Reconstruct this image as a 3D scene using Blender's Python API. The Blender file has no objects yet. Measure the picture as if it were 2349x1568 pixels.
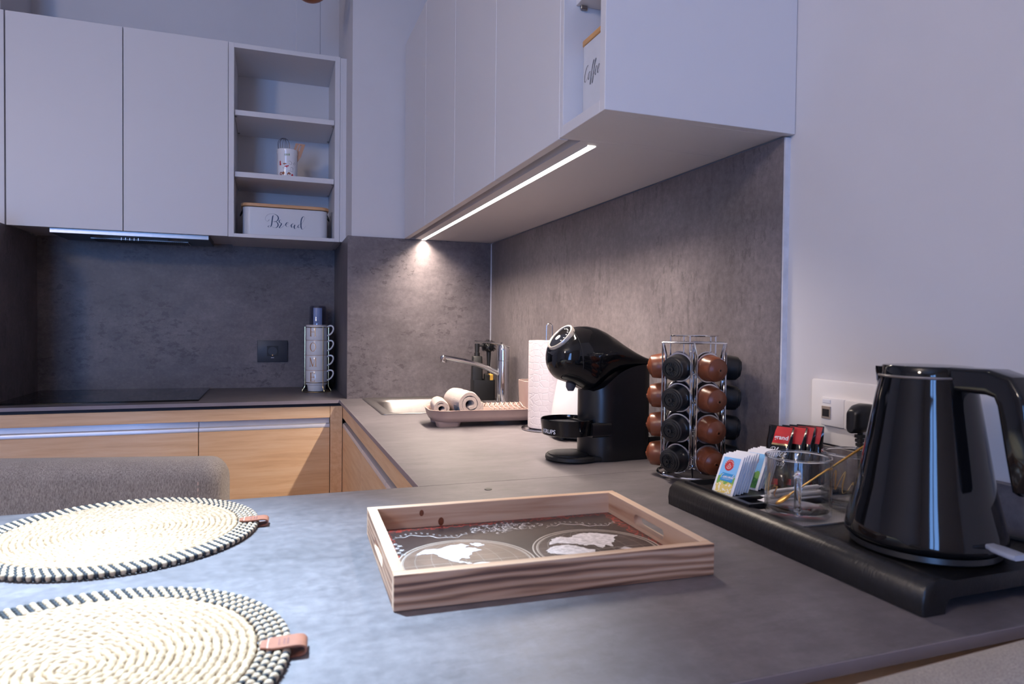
import bpy, bmesh, math, random
from mathutils import Vector, Matrix

random.seed(7)
scene = bpy.context.scene
COL = scene.collection
PI = math.pi
ZC = 0.9                       # height of the worktop above the floor; all z below are counted from the worktop

# ------------------------------------------------------------------ camera
cam_d = bpy.data.cameras.new('camera')
cam_o = bpy.data.objects.new('camera', cam_d); COL.objects.link(cam_o)
cam_d.sensor_width = 36.0
cam_d.lens = 1553.4 / 2349 * 36.0
cam_d.clip_start = 0.02
_y, _p, _r = math.radians(19.616), math.radians(-1.232), math.radians(0.631)
_f = Vector((math.sin(_y) * math.cos(_p), math.cos(_y) * math.cos(_p), math.sin(_p)))
_rt = Vector((math.cos(_y), -math.sin(_y), 0)); _up = _rt.cross(_f)
_r2 = math.cos(_r) * _rt + math.sin(_r) * _up; _u2 = -math.sin(_r) * _rt + math.cos(_r) * _up
_m = Matrix((_r2, _u2, -_f)).transposed().to_4x4()
_m.translation = Vector((-0.8197, -2.5521, 0.2699 + ZC))
cam_o.matrix_world = _m
cam_d.dof.use_dof = True
cam_d.dof.focus_distance = 1.75
cam_d.dof.aperture_fstop = 9.0
scene.camera = cam_o

# ------------------------------------------------------------------ light
scene.view_settings.view_transform = 'Standard'
scene.view_settings.look = 'None'
scene.view_settings.gamma = 1.0
scene.view_settings.use_curve_mapping = False
scene.view_settings.exposure = EXPO = 0.2
scene.cycles.use_denoising = True
scene.cycles.max_bounces = 10
scene.cycles.diffuse_bounces = 5
scene.cycles.glossy_bounces = 5
scene.cycles.transmission_bounces = 10
scene.cycles.caustics_reflective = False
scene.cycles.caustics_refractive = False
scene.cycles.sample_clamp_indirect = 4.0

world = bpy.data.worlds.new('world'); scene.world = world
world.use_nodes = True
wn = world.node_tree
bg = wn.nodes['Background']
bg.inputs[0].default_value = (0.21, 0.44, 1.0, 1)      # blue evening sky outside the window
bg.inputs[1].default_value = SKY = 13.8

def light(name, kind, loc, energy, color, target=None, **kw):
    d = bpy.data.lights.new(name, kind); d.energy = energy; d.color = color
    for k, v in kw.items(): setattr(d, k, v)
    o = bpy.data.objects.new(name, d); COL.objects.link(o)
    o.location = (loc[0], loc[1], loc[2] + ZC)
    if target is not None:
        dr = Vector((target[0], target[1], target[2] + ZC)) - o.location
        o.rotation_euler = dr.to_track_quat('-Z', 'Y').to_euler()
    return o
WIN = (-3.15, -1.95, -0.75, 1.45)                      # window opening in the wall behind the camera: x0 x1 z0 z1
pt = light('window_portal', 'AREA', ((WIN[0] + WIN[1]) / 2, -5.22, (WIN[2] + WIN[3]) / 2), 1, (1, 1, 1),
           target=((WIN[0] + WIN[1]) / 2, 0, (WIN[2] + WIN[3]) / 2), shape='RECTANGLE', size=WIN[1] - WIN[0], size_y=WIN[3] - WIN[2])
pt.data.cycles.is_portal = True
E_DOWN = 78.0      # downlight over the placemats (W)
E_ROOM = 56.0      # strength of the globe lamp in the room
E_LED = 13.0       # strip under the wall cabinets

# ------------------------------------------------------------------ mesh helpers
def rrect(cx, cy, w, d, r, n=5):
    pts = []
    for ox, oy, a0 in ((1, 1, 0), (-1, 1, 90), (-1, -1, 180), (1, -1, 270)):
        for i in range(n + 1):
            a = math.radians(a0 + 90 * i / n)
            pts.append((cx + ox * (w / 2 - r) + r * math.cos(a), cy + oy * (d / 2 - r) + r * math.sin(a)))
    return pts

def circ(r, n, cx=0, cy=0, a0=0):
    return [(cx + r * math.cos(a0 + 2 * PI * i / n), cy + r * math.sin(a0 + 2 * PI * i / n)) for i in range(n)]

def crom(pts, sub=6, closed=False):
    pts = [Vector(p) for p in pts]; n = len(pts); out = []
    rng = range(n) if closed else range(n - 1)
    for i in rng:
        p0 = pts[(i - 1) % n] if closed or i > 0 else pts[0] * 2 - pts[1]
        p1 = pts[i]; p2 = pts[(i + 1) % n]
        p3 = pts[(i + 2) % n] if closed or i + 2 < n else pts[-1] * 2 - pts[-2]
        for k in range(sub):
            t = k / sub
            out.append(0.5 * ((2 * p1) + (p2 - p0) * t + (2 * p0 - 5 * p1 + 4 * p2 - p3) * t * t + (3 * p1 - p0 - 3 * p2 + p3) * t ** 3))
    if not closed: out.append(pts[-1].copy())
    return out

class MB:
    def __init__(s): s.bm = bmesh.new(); s.M = Matrix.Identity(4)
    def v(s, p): return s.bm.verts.new(s.M @ Vector(p))
    def f(s, vs):
        try: return s.bm.faces.new(vs)
        except ValueError: return None
    def box(s, x0, x1, y0, y1, z0, z1, bev=0.0, seg=1):
        vs = [s.v((x, y, z)) for z in (z0, z1) for y in (y0, y1) for x in (x0, x1)]
        fs = [s.f([vs[i] for i in q]) for q in ((0, 2, 3, 1), (4, 5, 7, 6), (0, 1, 5, 4), (2, 6, 7, 3), (0, 4, 6, 2), (1, 3, 7, 5))]
        if bev > 0:
            es = list({e for f in fs for e in f.edges})
            bmesh.ops.bevel(s.bm, geom=es, offset=bev, segments=seg, affect='EDGES', profile=0.5)
        return s
    def loft(s, loops, cap0=True, cap1=True, closed=True):
        rows = [[s.v(p) for p in lp] for lp in loops]
        n = len(rows[0])
        for a, b in zip(rows, rows[1:]):
            for i in range(n if closed else n - 1):
                j = (i + 1) % n
                s.f([a[i], a[j], b[j], b[i]])
        if cap0: s.f(rows[0][::-1])
        if cap1: s.f(rows[-1])
        return s
    def lathe(s, prof, seg=32, cap=True, a0=0.0, a1=2 * PI, c=(0, 0)):
        full = abs(a1 - a0 - 2 * PI) < 1e-6
        n = seg if full else seg + 1
        rows = []
        for r, z in prof:
            if r < 1e-6: rows.append([s.v((c[0], c[1], z))])
            else: rows.append([s.v((c[0] + r * math.cos(a0 + (a1 - a0) * i / seg), c[1] + r * math.sin(a0 + (a1 - a0) * i / seg), z)) for i in range(n)])
        for a, b in zip(rows, rows[1:]):
            for i in range(seg):
                j = (i + 1) % n
                if len(a) == 1 and len(b) == 1: continue
                if len(a) == 1: s.f([a[0], b[j], b[i]])
                elif len(b) == 1: s.f([a[i], a[j], b[0]])
                else: s.f([a[i], a[j], b[j], b[i]])
        if cap and full:
            if len(rows[0]) > 1: s.f(rows[0][::-1])
            if len(rows[-1]) > 1: s.f(rows[-1])
        return s
    def tube(s, path, r, seg=8, closed=False, flat=None):
        path = [Vector(p) for p in path]; n = len(path)
        rr = r if isinstance(r, (list, tuple)) else [r] * n
        tans = []
        for i in range(n):
            a = path[(i - 1) % n] if closed or i > 0 else path[i]
            b = path[(i + 1) % n] if closed or i < n - 1 else path[i]
            t = (b - a); tans.append(t.normalized() if t.length > 1e-9 else Vector((0, 0, 1)))
        u = tans[0].orthogonal().normalized()
        if flat is not None:
            fl = Vector(flat); u = (fl - tans[0] * fl.dot(tans[0])).normalized()
        rows = []
        for i in range(n):
            t = tans[i]
            u = (u - t * u.dot(t))
            u = u.normalized() if u.length > 1e-9 else t.orthogonal().normalized()
            w = t.cross(u)
            q = rr[i]; a, b = q if isinstance(q, (tuple, list)) else (q, q)
            rows.append([s.v(path[i] + u * (a * math.cos(2 * PI * k / seg)) + w * (b * math.sin(2 * PI * k / seg))) for k in range(seg)])
        for i in range(n if closed else n - 1):
            A, Bq = rows[i], rows[(i + 1) % n]
            for k in range(seg):
                j = (k + 1) % seg
                s.f([A[k], A[j], Bq[j], Bq[k]])
        if not closed: s.f(rows[0][::-1]); s.f(rows[-1])
        return s
    def prism(s, poly, z0, z1):
        a = [s.v((p[0], p[1], z0)) for p in poly]; b = [s.v((p[0], p[1], z1)) for p in poly]
        n = len(poly)
        for i in range(n): s.f([a[i], a[(i + 1) % n], b[(i + 1) % n], b[i]])
        s.f(a[::-1]); s.f(b)
        return s
    def plate(s, outer, holes, z0, z1):
        """flat plate with holes, extruded"""
        for z, flip in ((z0, True), (z1, False)):
            es = []
            for lp in [outer] + holes:
                vs = [s.v((p[0], p[1], z)) for p in lp]
                es += [s.bm.edges.new((vs[i], vs[(i + 1) % len(vs)])) for i in range(len(vs))]
            bmesh.ops.triangle_fill(s.bm, use_beauty=True, use_dissolve=False, edges=es)
        for lp in [outer] + holes:
            a = [s.v((p[0], p[1], z0)) for p in lp]; b = [s.v((p[0], p[1], z1)) for p in lp]
            for i in range(len(lp)): s.f([a[i], a[(i + 1) % len(lp)], b[(i + 1) % len(lp)], b[i]])
        return s
    def ball(s, c, r, seg=12, rings=7):
        rx, ry, rz = r if isinstance(r, (tuple, list)) else (r, r, r)
        prev = None
        for k in range(rings + 1):
            th = PI * k / rings
            if k in (0, rings): row = [s.v((c[0], c[1], c[2] + rz * math.cos(th)))]
            else: row = [s.v((c[0] + rx * math.sin(th) * math.cos(2 * PI * i / seg), c[1] + ry * math.sin(th) * math.sin(2 * PI * i / seg), c[2] + rz * math.cos(th))) for i in range(seg)]
            if prev is not None:
                for i in range(seg):
                    j = (i + 1) % seg
                    if len(prev) == 1: s.f([prev[0], row[i], row[j]])
                    elif len(row) == 1: s.f([prev[i], row[0], prev[j]])
                    else: s.f([prev[i], row[i], row[j], prev[j]])
            prev = row
        return s
    def ribbon(s, pts, wmin, wmax, mp, sub=7, raw=False):
        """calligraphic stroke: wide on down-strokes; mp maps (x, y) to 3D"""
        P = [Vector((p[0], p[1])) for p in pts]
        if not raw: P = [Vector((q[0], q[1])) for q in crom([(p[0], p[1], 0) for p in P], sub)]
        n = len(P); L = []; Rr = []
        for i in range(n):
            d = P[min(i + 1, n - 1)] - P[max(i - 1, 0)]
            d = d.normalized() if d.length > 1e-9 else Vector((1, 0))
            w = wmin + (wmax - wmin) * max(0.0, -d.y) ** 1.5
            w *= min(1.0, 0.35 + 3.0 * min(i, n - 1 - i) / n)
            nn = Vector((-d.y, d.x)) * (w / 2)
            L.append(s.v(mp(P[i].x + nn.x, P[i].y + nn.y))); Rr.append(s.v(mp(P[i].x - nn.x, P[i].y - nn.y)))
        for i in range(n - 1): s.f([L[i], Rr[i], Rr[i + 1], L[i + 1]])
        return s
    def poly(s, pts, mp):
        """flat print: polygon mapped to the surface"""
        vs = [s.v(mp(p[0], p[1])) for p in pts]
        es = [s.bm.edges.new((vs[i], vs[(i + 1) % len(vs)])) for i in range(len(vs))]
        bmesh.ops.triangle_fill(s.bm, use_beauty=True, use_dissolve=False, edges=es)
        return s
    def text(s, body, size, mp, bold=0.0, align='CENTER', spacing=1.0, cuts=0):
        c = bpy.data.curves.new('lettering', 'FONT'); c.body = body; c.size = size; c.offset = bold
        c.align_x = align; c.space_character = spacing; c.resolution_u = 3
        o = bpy.data.objects.new('lettering', c); COL.objects.link(o)
        dg = bpy.context.evaluated_depsgraph_get()
        me = o.evaluated_get(dg).to_mesh()
        vs = [s.v(mp(q.co.x, q.co.y)) for q in me.vertices]
        for p in me.polygons: s.f([vs[i] for i in p.vertices])
        o.evaluated_get(dg).to_mesh_clear()
        bpy.data.objects.remove(o); bpy.data.curves.remove(c)
        return s
    def build(s, name, mat, parent=None, loc=None, smooth=True, sharp=35, normals=True):
        bm = s.bm
        bmesh.ops.remove_doubles(bm, verts=bm.verts, dist=2e-6)
        if normals: bmesh.ops.recalc_face_normals(bm, faces=bm.faces)
        if smooth:
            lim = math.radians(sharp)
            for f in bm.faces: f.smooth = True
            for e in bm.edges:
                if len(e.link_faces) == 2 and e.calc_face_angle(0) > lim: e.smooth = False
        me = bpy.data.meshes.new(name); bm.to_mesh(me); bm.free()
        ms = mat if isinstance(mat, (list, tuple)) else [mat]
        for m in ms: me.materials.append(m)
        o = bpy.data.objects.new(name, me); COL.objects.link(o)
        if parent is not None: o.parent = parent
        else:
            l = loc or (0, 0, 0)
            o.location = (l[0], l[1], l[2] + ZC)
        return o

def tag(o, label=None, cat=None, group=None, kind=None):
    if label: o['label'] = label
    if cat: o['category'] = cat
    if group: o['group'] = group
    if kind: o['kind'] = kind
    return o

def thing(name, label, cat, loc=(0, 0, 0), rz=0.0, group=None):
    o = bpy.data.objects.new(name, None); COL.objects.link(o)
    o.empty_display_size = 0.05
    o.location = (loc[0], loc[1], loc[2] + ZC); o.rotation_euler = (0, 0, rz)
    return tag(o, label, cat, group)

def dup(root, loc, rot=None, label=None, group=None):
    r = root.copy(); COL.objects.link(r)
    r.location = (loc[0], loc[1], loc[2] + ZC)
    if rot is not None: r.rotation_euler = rot
    if label: r['label'] = label
    if group: r['group'] = group
    for ch in list(root.children):
        c = ch.copy(); COL.objects.link(c); c.parent = r
        for g in list(ch.children):
            d = g.copy(); COL.objects.link(d); d.parent = c
    return r

def part(name, mat, parent, fn, **kw):
    b = MB(); fn(b); return b.build(name, mat, parent, **kw)

# ------------------------------------------------------------------ materials
def srgb(r, g, b):
    def c(x):
        x /= 255.0
        return x / 12.92 if x <= 0.04045 else ((x + 0.055) / 1.055) ** 2.4
    return (c(r), c(g), c(b), 1)

class N:
    def __init__(s, name):
        s.m = bpy.data.materials.new(name); s.m.use_nodes = True
        s.t = s.m.node_tree; s.b = s.t.nodes['Principled BSDF']
    def n(s, kind, **kw):
        x = s.t.nodes.new(kind)
        for k, v in kw.items(): setattr(x, k, v)
        return x
    def l(s, a, b): s.t.links.new(a, b)
    def coord(s, scale=(1, 1, 1), kind='Object', rot=(0, 0, 0)):
        tc = s.n('ShaderNodeTexCoord'); mp = s.n('ShaderNodeMapping')
        mp.inputs['Scale'].default_value = scale; mp.inputs['Rotation'].default_value = rot
        s.l(tc.outputs[kind], mp.inputs['Vector']); return mp.outputs['Vector']
    def noise(s, vec, scale, detail=4, rough=0.55, dist=0.0):
        x = s.n('ShaderNodeTexNoise'); x.inputs['Scale'].default_value = scale
        x.inputs['Detail'].default_value = detail; x.inputs['Roughness'].default_value = rough
        x.inputs['Distortion'].default_value = dist
        s.l(vec, x.inputs['Vector']); return x.outputs['Fac']
    def ramp(s, fac, stops):
        x = s.n('ShaderNodeValToRGB'); e = x.color_ramp.elements
        while len(e) < len(stops): e.new(0.5)
        for q, (p, c) in zip(e, stops): q.position = p; q.color = c
        s.l(fac, x.inputs['Fac']); return x.outputs['Color']
    def mix(s, fac, a, b, blend='MIX'):
        x = s.n('ShaderNodeMix', data_type='RGBA', blend_type=blend)
        if isinstance(fac, (int, float)): x.inputs['Factor'].default_value = fac
        else: s.l(fac, x.inputs['Factor'])
        for sock, val in (('A', a), ('B', b)):
            i = [k for k in x.inputs if k.name == sock and k.type == 'RGBA'][0]
            if isinstance(val, tuple): i.default_value = val
            else: s.l(val, i)
        return [k for k in x.outputs if k.type == 'RGBA'][0]
    def math(s, op, a, b=0.0):
        x = s.n('ShaderNodeMath', operation=op)
        for i, v in enumerate((a, b)):
            if isinstance(v, (int, float)): x.inputs[i].default_value = v
            else: s.l(v, x.inputs[i])
        return x.outputs[0]
    def bump(s, h, strength=0.2, dist=0.002):
        x = s.n('ShaderNodeBump'); x.inputs['Strength'].default_value = strength; x.inputs['Distance'].default_value = dist
        s.l(h, x.inputs['Height']); s.l(x.outputs['Normal'], s.b.inputs['Normal'])
    def set(s, **kw):
        for k, v in kw.items():
            i = s.b.inputs[k.replace('_', ' ')]
            if hasattr(v, 'is_linked'): s.l(v, i)
            else: i.default_value = v
        return s

def plain(name, col, rough=0.5, metal=0.0, var=0.04, scale=30.0, **kw):
    m = N(name); v = m.coord()
    f = m.noise(v, scale, 3)
    dk = tuple(c * (1 - var) for c in col[:3]) + (1,); lt = tuple(min(1, c * (1 + var)) for c in col[:3]) + (1,)
    m.set(Base_Color=m.ramp(f, [(0.3, dk), (0.7, lt)]), Roughness=rough, Metallic=metal, **kw)
    return m.m

def concrete(name, stretch, c0, c1, c2, rough=0.42, sc=1.0, blots=0.5, sw=0.30):
    m = N(name)
    v = m.coord(stretch); u = m.coord((1, 1, 1))
    big = m.noise(u, 3.0 * sc, 5, 0.6, 0.3)
    streak = m.noise(v, 16 * sc, 7, 0.72)
    fine = m.noise(u, 70 * sc, 6, 0.75)
    f = m.math('ADD', m.math('MULTIPLY', big, 0.40), m.math('ADD', m.math('MULTIPLY', streak, sw), m.math('MULTIPLY', fine, 0.60 - sw)))
    base = m.ramp(f, [(0.38, c0), (0.50, c1), (0.62, c2)])
    mask = m.math('MULTIPLY', m.math('GREATER_THAN', m.noise(u, 5 * sc, 3, 0.5), 0.53), m.math('GREATER_THAN', m.noise(v, 34 * sc, 5, 0.7), 0.56))
    base = m.mix(m.math('MULTIPLY', mask, blots), base, tuple(x * 0.55 for x in c0[:3]) + (1,))
    m.set(Base_Color=base, Roughness=m.math('ADD', m.math('MULTIPLY', fine, 0.25), rough - 0.12))
    m.b.inputs['Specular IOR Level'].default_value = 0.45
    m.bump(fine, 0.06, 0.001)
    return m.m

def wood(name, axis, c0, c1, c2, rough=0.5, sc=1.0, contrast=1.0, knots=0.0):
    m = N(name)
    st = {'x': (0.6, 9, 9), 'y': (9, 0.6, 9), 'z': (9, 9, 0.6)}[axis]
    v = m.coord(tuple(q * sc for q in st))
    a = m.noise(v, 5, 6, 0.6, 0.4)
    b = m.noise(v, 38, 4, 0.6)
    col = m.ramp(a, [(0.5 - 0.2 / contrast, c0), (0.5, c1), (0.5 + 0.2 / contrast, c2)])
    col = m.mix(m.math('MULTIPLY', b, 0.35), col, c0)
    m.set(Base_Color=col, Roughness=rough)
    m.bump(b, 0.06, 0.0006)
    return m.m

M = {}
M['wall'] = plain('wall_paint', srgb(208, 205, 208), 0.75, var=0.015, scale=6)
M['ceiling'] = plain('ceiling_paint', srgb(232, 231, 230), 0.8, var=0.01, scale=4)
M['cab'] = plain('white_cabinet_laminate', srgb(216, 213, 215), 0.42, var=0.008, scale=3)
M['filler'] = plain('white_filler', srgb(205, 206, 214), 0.7, var=0.1, scale=40)
G0, G1, G2 = srgb(86, 80, 82), srgb(107, 100, 103), srgb(130, 122, 124)
M['con_v'] = concrete('dark_concrete_laminate_upright', (1.8, 1.8, 0.6), G0, G1, G2, 0.46, blots=0.38, sw=0.20)
M['con_h'] = concrete('dark_concrete_laminate_level', (0.8, 0.8, 1.5), G0, G1, G2, 0.46)
W0, W1, W2 = srgb(82, 78, 82), srgb(101, 96, 101), srgb(121, 115, 120)
M['top'] = concrete('dark_concrete_worktop', (0.7, 1.6, 1.6), W0, W1, W2, 0.44, blots=0.15)
M['edge'] = plain('worktop_edge', srgb(140, 131, 138), 0.5, var=0.06, scale=14)
M['gap'] = plain('dark_shadow_gap', srgb(34, 36, 48), 0.6)
M['oak_h'] = wood('light_oak_level', 'x', srgb(226, 184, 142), srgb(242, 204, 162), srgb(250, 218, 182), 0.5, 1.4)
M['oak_v'] = wood('light_oak_level_y', 'y', srgb(226, 184, 142), srgb(242, 204, 162), srgb(250, 218, 182), 0.5, 1.4)
M['alu'] = plain('aluminium', srgb(226, 226, 232), 0.4, 0.45, var=0.02)
M['chrome'] = plain('chrome', srgb(225, 225, 228), 0.08, 1.0, var=0.01)
M['steel'] = plain('brushed_steel', srgb(158, 155, 156), 0.34, 1.0, var=0.04, scale=60)
M['floor'] = wood('floor_oak', 'y', srgb(120, 92, 70), srgb(140, 110, 86), srgb(160, 128, 100), 0.4, 0.6)
M['black_gloss'] = plain('black_gloss_plastic', srgb(14, 14, 16), 0.06, var=0.0)
M['black_satin'] = plain('black_satin_plastic', srgb(20, 20, 23), 0.33, var=0.05)
M['black_matt'] = plain('black_matt_plastic', srgb(26, 26, 28), 0.5, var=0.06)
M['grey_plastic'] = plain('dark_grey_plastic', srgb(70, 70, 76), 0.4)
M['hob_glass'] = plain('black_hob_glass', srgb(10, 11, 14), 0.05, var=0.0)
M['white_plastic'] = plain('white_plastic', srgb(212, 212, 216), 0.35, var=0.01)
M['plate_white'] = plain('white_socket_plastic', srgb(236, 232, 232), 0.4, var=0.01)
M['white_ceramic'] = plain('white_ceramic', srgb(236, 234, 236), 0.14, var=0.01)
M['navy_plastic'] = plain('graphite_socket_plastic', srgb(52, 56, 68), 0.45)
M['gold'] = plain('gold_wire', srgb(222, 194, 142), 0.2, 1.0, var=0.04)
M['rosegold'] = plain('rose_gold_print', srgb(186, 136, 92), 0.35, 0.55, var=0.05)
M['copper'] = plain('copper', srgb(176, 104, 66), 0.3, 0.8)
M['ink_blue'] = plain('dark_blue_print', srgb(30, 62, 96), 0.5)
M['ink_black'] = plain('black_print', srgb(30, 26, 28), 0.5)
M['ink_red'] = plain('red_print', srgb(196, 24, 34), 0.5)
M['ink_green'] = plain('green_print', srgb(110, 140, 70), 0.5)
M['ink_brown'] = plain('brown_print', srgb(158, 92, 62), 0.5)
M['ink_white'] = plain('white_print', srgb(232, 230, 232), 0.5)
M['bamboo'] = wood('bamboo_lid', 'x', srgb(188, 138, 92), srgb(206, 158, 112), srgb(218, 174, 130), 0.45, 2.0)
M['bamboo_y'] = wood('bamboo_lid_y', 'y', srgb(196, 140, 80), srgb(212, 158, 98), srgb(222, 172, 116), 0.45, 2.0)
M['taupe'] = plain('taupe_plastic', srgb(160, 138, 132), 0.42, var=0.03)
M['brown_cap'] = plain('brown_capsule_plastic', srgb(112, 60, 38), 0.3, var=0.05)
M['black_cap'] = plain('black_capsule_plastic', srgb(24, 24, 26), 0.32, var=0.06)
M['foil'] = plain('capsule_foil', srgb(30, 26, 30), 0.3, 0.4, var=0.5, scale=160)
M['foil_pink'] = plain('capsule_foil_pink', srgb(190, 138, 128), 0.35, 0.3, var=0.3, scale=120)
M['silver_rim'] = plain('capsule_rim', srgb(205, 200, 206), 0.25, 0.9)
M['leather'] = plain('tan_leather', srgb(136, 84, 64), 0.5, var=0.12, scale=120)
M['stitch'] = plain('pale_thread', srgb(214, 190, 176), 0.8)
M['sponge_y'] = plain('yellow_sponge', srgb(214, 164, 70), 0.9, var=0.15, scale=300)
M['sponge_b'] = plain('black_scourer', srgb(34, 32, 32), 0.95, var=0.4, scale=500)
M['card_white'] = plain('white_paper', srgb(226, 226, 232), 0.65, var=0.02)
M['spoonwood'] = wood('spatula_wood', 'z', srgb(176, 128, 100), srgb(192, 146, 118), srgb(204, 162, 134), 0.6)
M['wire_dark'] = plain('whisk_wire', srgb(120, 100, 92), 0.3, 0.9)

def glass(name, col=(1, 1, 1, 1), rough=0.0, ior=1.45, thin=False):
    m = N(name)
    m.set(Base_Color=col, Roughness=rough, IOR=ior, Transmission_Weight=1.0)
    return m.m
M['glass'] = glass('clear_glass', (0.97, 0.98, 0.985, 1))
def thin_pane(name, tint=(1, 1, 1, 1)):
    m = N(name); m.t.nodes.remove(m.b)
    tr = m.n('ShaderNodeBsdfTransparent'); tr.inputs[0].default_value = tint; gl = m.n('ShaderNodeBsdfGlossy'); gl.inputs['Roughness'].default_value = 0.0
    fr = m.n('ShaderNodeLayerWeight'); fr.inputs['Blend'].default_value = 0.5; mx = m.n('ShaderNodeMixShader')
    m.l(m.math('ADD', m.math('MULTIPLY', m.math('POWER', fr.outputs['Facing'], 2.6), 0.75), 0.05), mx.inputs[0]); m.l(tr.outputs[0], mx.inputs[1]); m.l(gl.outputs[0], mx.inputs[2])
    m.l(mx.outputs[0], m.t.nodes['Material Output'].inputs['Surface']); return m.m
M['pane'] = thin_pane('window_pane')
M['cup_glass'] = thin_pane('thin_clear_glass', (.97, .975, .98, 1))
M['smoke'] = thin_pane('smoky_plastic', (.80, .82, .90, 1))
M['tank'] = thin_pane('clear_tank_plastic', (.88, .89, .92, 1))

def fabric(name, c0, c1, axis='z'):
    m = N(name)
    st = {'z': (620, 620, 190), 'y': (700, 120, 700)}[axis]
    a = m.noise(m.coord(st), 1.0, 3, 0.7)
    b = m.noise(m.coord((1, 1, 1)), 26, 4, 0.6)
    col = m.ramp(a, [(0.3, c0), (0.7, c1)])
    col = m.mix(m.math('MULTIPLY', b, 0.5), col, tuple(q * 0.72 for q in c0[:3]) + (1,))
    m.set(Base_Color=col, Roughness=0.95, Sheen_Weight=0.25)
    m.bump(a, 0.5, 0.0015)
    return m.m
M['fabric'] = fabric('grey_woven_upholstery', srgb(120, 113, 108), srgb(206, 197, 188))

def towelling(name, col):
    m = N(name)
    a = m.noise(m.coord((1, 1, 1)), 420, 3, 0.7); b = m.noise(m.coord((1, 1, 1)), 30, 3)
    m.set(Base_Color=m.ramp(b, [(0.3, tuple(q * 0.86 for q in col[:3]) + (1,)), (0.7, col)]), Roughness=1.0, Sheen_Weight=0.4)
    m.bump(a, 0.9, 0.003)
    return m.m
M['towel'] = towelling('beige_terry', srgb(186, 170, 162))
M['towel_band'] = towelling('pale_terry_band', srgb(206, 206, 214))

def kitchen_paper():
    m = N('embossed_kitchen_paper')
    v = m.coord((1, 1, 1))
    x = m.n('ShaderNodeTexVoronoi', feature='DISTANCE_TO_EDGE'); x.inputs['Scale'].default_value = 62; x.inputs['Randomness'].default_value = 0.55
    m.l(v, x.inputs['Vector'])
    h = m.ramp(x.outputs['Distance'], [(0.02, (0, 0, 0, 1)), (0.09, (1, 1, 1, 1))])
    d = m.noise(v, 700, 2)
    m.set(Base_Color=srgb(206, 198, 202), Roughness=0.95)
    s = m.n('ShaderNodeRGBToBW'); m.l(h, s.inputs[0])
    m.bump(m.math('ADD', s.outputs[0], m.math('MULTIPLY', d, 0.4)), 0.32, 0.001)
    return m.m
M['paper'] = kitchen_paper()

def straw(name, c0, c1, c2):
    m = N(name); v = m.coord((1, 1, 1))
    a = m.noise(v, 190, 4, 0.7); b = m.noise(v, 25, 3)
    col = m.ramp(a, [(0.3, c0), (0.5, c1), (0.72, c2)])
    col = m.mix(m.math('MULTIPLY', b, 0.25), col, c0)
    m.set(Base_Color=col, Roughness=0.7)
    m.bump(a, 0.4, 0.001)
    return m.m
M['seagrass'] = straw('seagrass', srgb(120, 96, 74), srgb(164, 138, 110), srgb(200, 178, 152))
M['rope_cream'] = straw('cream_rope', srgb(150, 124, 100), srgb(182, 160, 136), srgb(206, 188, 168))
M['rope_dark'] = straw('navy_black_thread', srgb(16, 18, 26), srgb(26, 30, 40), srgb(40, 46, 60))

def pine(name, axis, burnt):
    m = N(name)
    st = {'x': (0.5, 7, 7), 'y': (7, 0.5, 7)}[axis]
    v = m.coord(st)
    a = m.noise(v, 7, 3, 0.5, 0.7); b = m.noise(v, 40, 4, 0.6)
    pale, mid, dark = srgb(206, 175, 150), srgb(168, 126, 99), srgb(70, 42, 34)
    if burnt:
        w = m.n('ShaderNodeTexWave', wave_type='BANDS', bands_direction='Z'); w.inputs['Scale'].default_value = 36; w.inputs['Distortion'].default_value = 7.0
        w.inputs['Detail'].default_value = 3; w.inputs['Detail Scale'].default_value = 1.2
        m.l(m.coord({'x': (0.10, 1, 1), 'y': (1, 0.10, 1)}[axis]), w.inputs['Vector'])
        f = m.math('ADD', m.math('MULTIPLY', w.outputs['Fac'], 0.34), m.math('MULTIPLY', a, 0.70))
        col = m.ramp(f, [(0.28, dark), (0.52, mid), (0.80, pale)])
    else:
        col = m.ramp(a, [(0.25, mid), (0.5, pale), (0.75, srgb(212, 188, 166))])
    col = m.mix(m.math('MULTIPLY', b, 0.25), col, mid)
    m.set(Base_Color=col, Roughness=0.6)
    m.bump(b, 0.12, 0.0008)
    return m.m
M['pine_x'] = pine('pine_board_x', 'x', False)
M['pine_y'] = pine('pine_board_y', 'y', False)
M['pine_bx'] = pine('burnt_pine_x', 'x', True)
M['pine_by'] = pine('burnt_pine_y', 'y', True)

def emit(name, col, s):
    m = N(name); m.set(Base_Color=col, Emission_Color=col, Emission_Strength=s); return m.m

# ================================================================== the room
def struct(name, mat, fn, parent=None, **kw):
    b = MB(); fn(b); o = b.build(name, mat, parent, **kw)
    if parent is None: o['kind'] = 'structure'
    return o

RX0, RY0, CH = -4.6, -5.2, 1.75
NX, NY, PX = -1.6737, 0.5446, -0.5547      # hob niche: left side, back, right side (pillar)
WX = 0.012                                  # plaster of the right wall
struct('floor', M['floor'], lambda b: b.box(RX0, WX + .2, RY0, NY + .2, -.95, -.9))
struct('ceiling', M['ceiling'], lambda b: b.box(RX0, WX + .2, RY0, NY + .2, CH, CH + .08))
struct('wall_right', M['wall'], lambda b: b.box(WX, WX + .2, RY0, NY + .2, -.9, CH))
struct('wall_hob', M['wall'], lambda b: b.box(NX - .02, PX + .02, NY + .01, NY + .2, -.9, CH))
struct('wall_pillar', M['wall'], lambda b: b.box(PX + .015, WX, .01, NY + .2, -.9, CH))
struct('wall_niche_left', M['wall'], lambda b: [b.box(RX0, NX - .015, -.05, NY + .2, -.9, .602), b.box(RX0, NX - .0185, .236, NY + .2, .602, CH)])
struct('wall_left', M['wall'], lambda b: b.box(RX0 - .2, RX0, RY0, NY + .2, -.9, CH))
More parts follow.
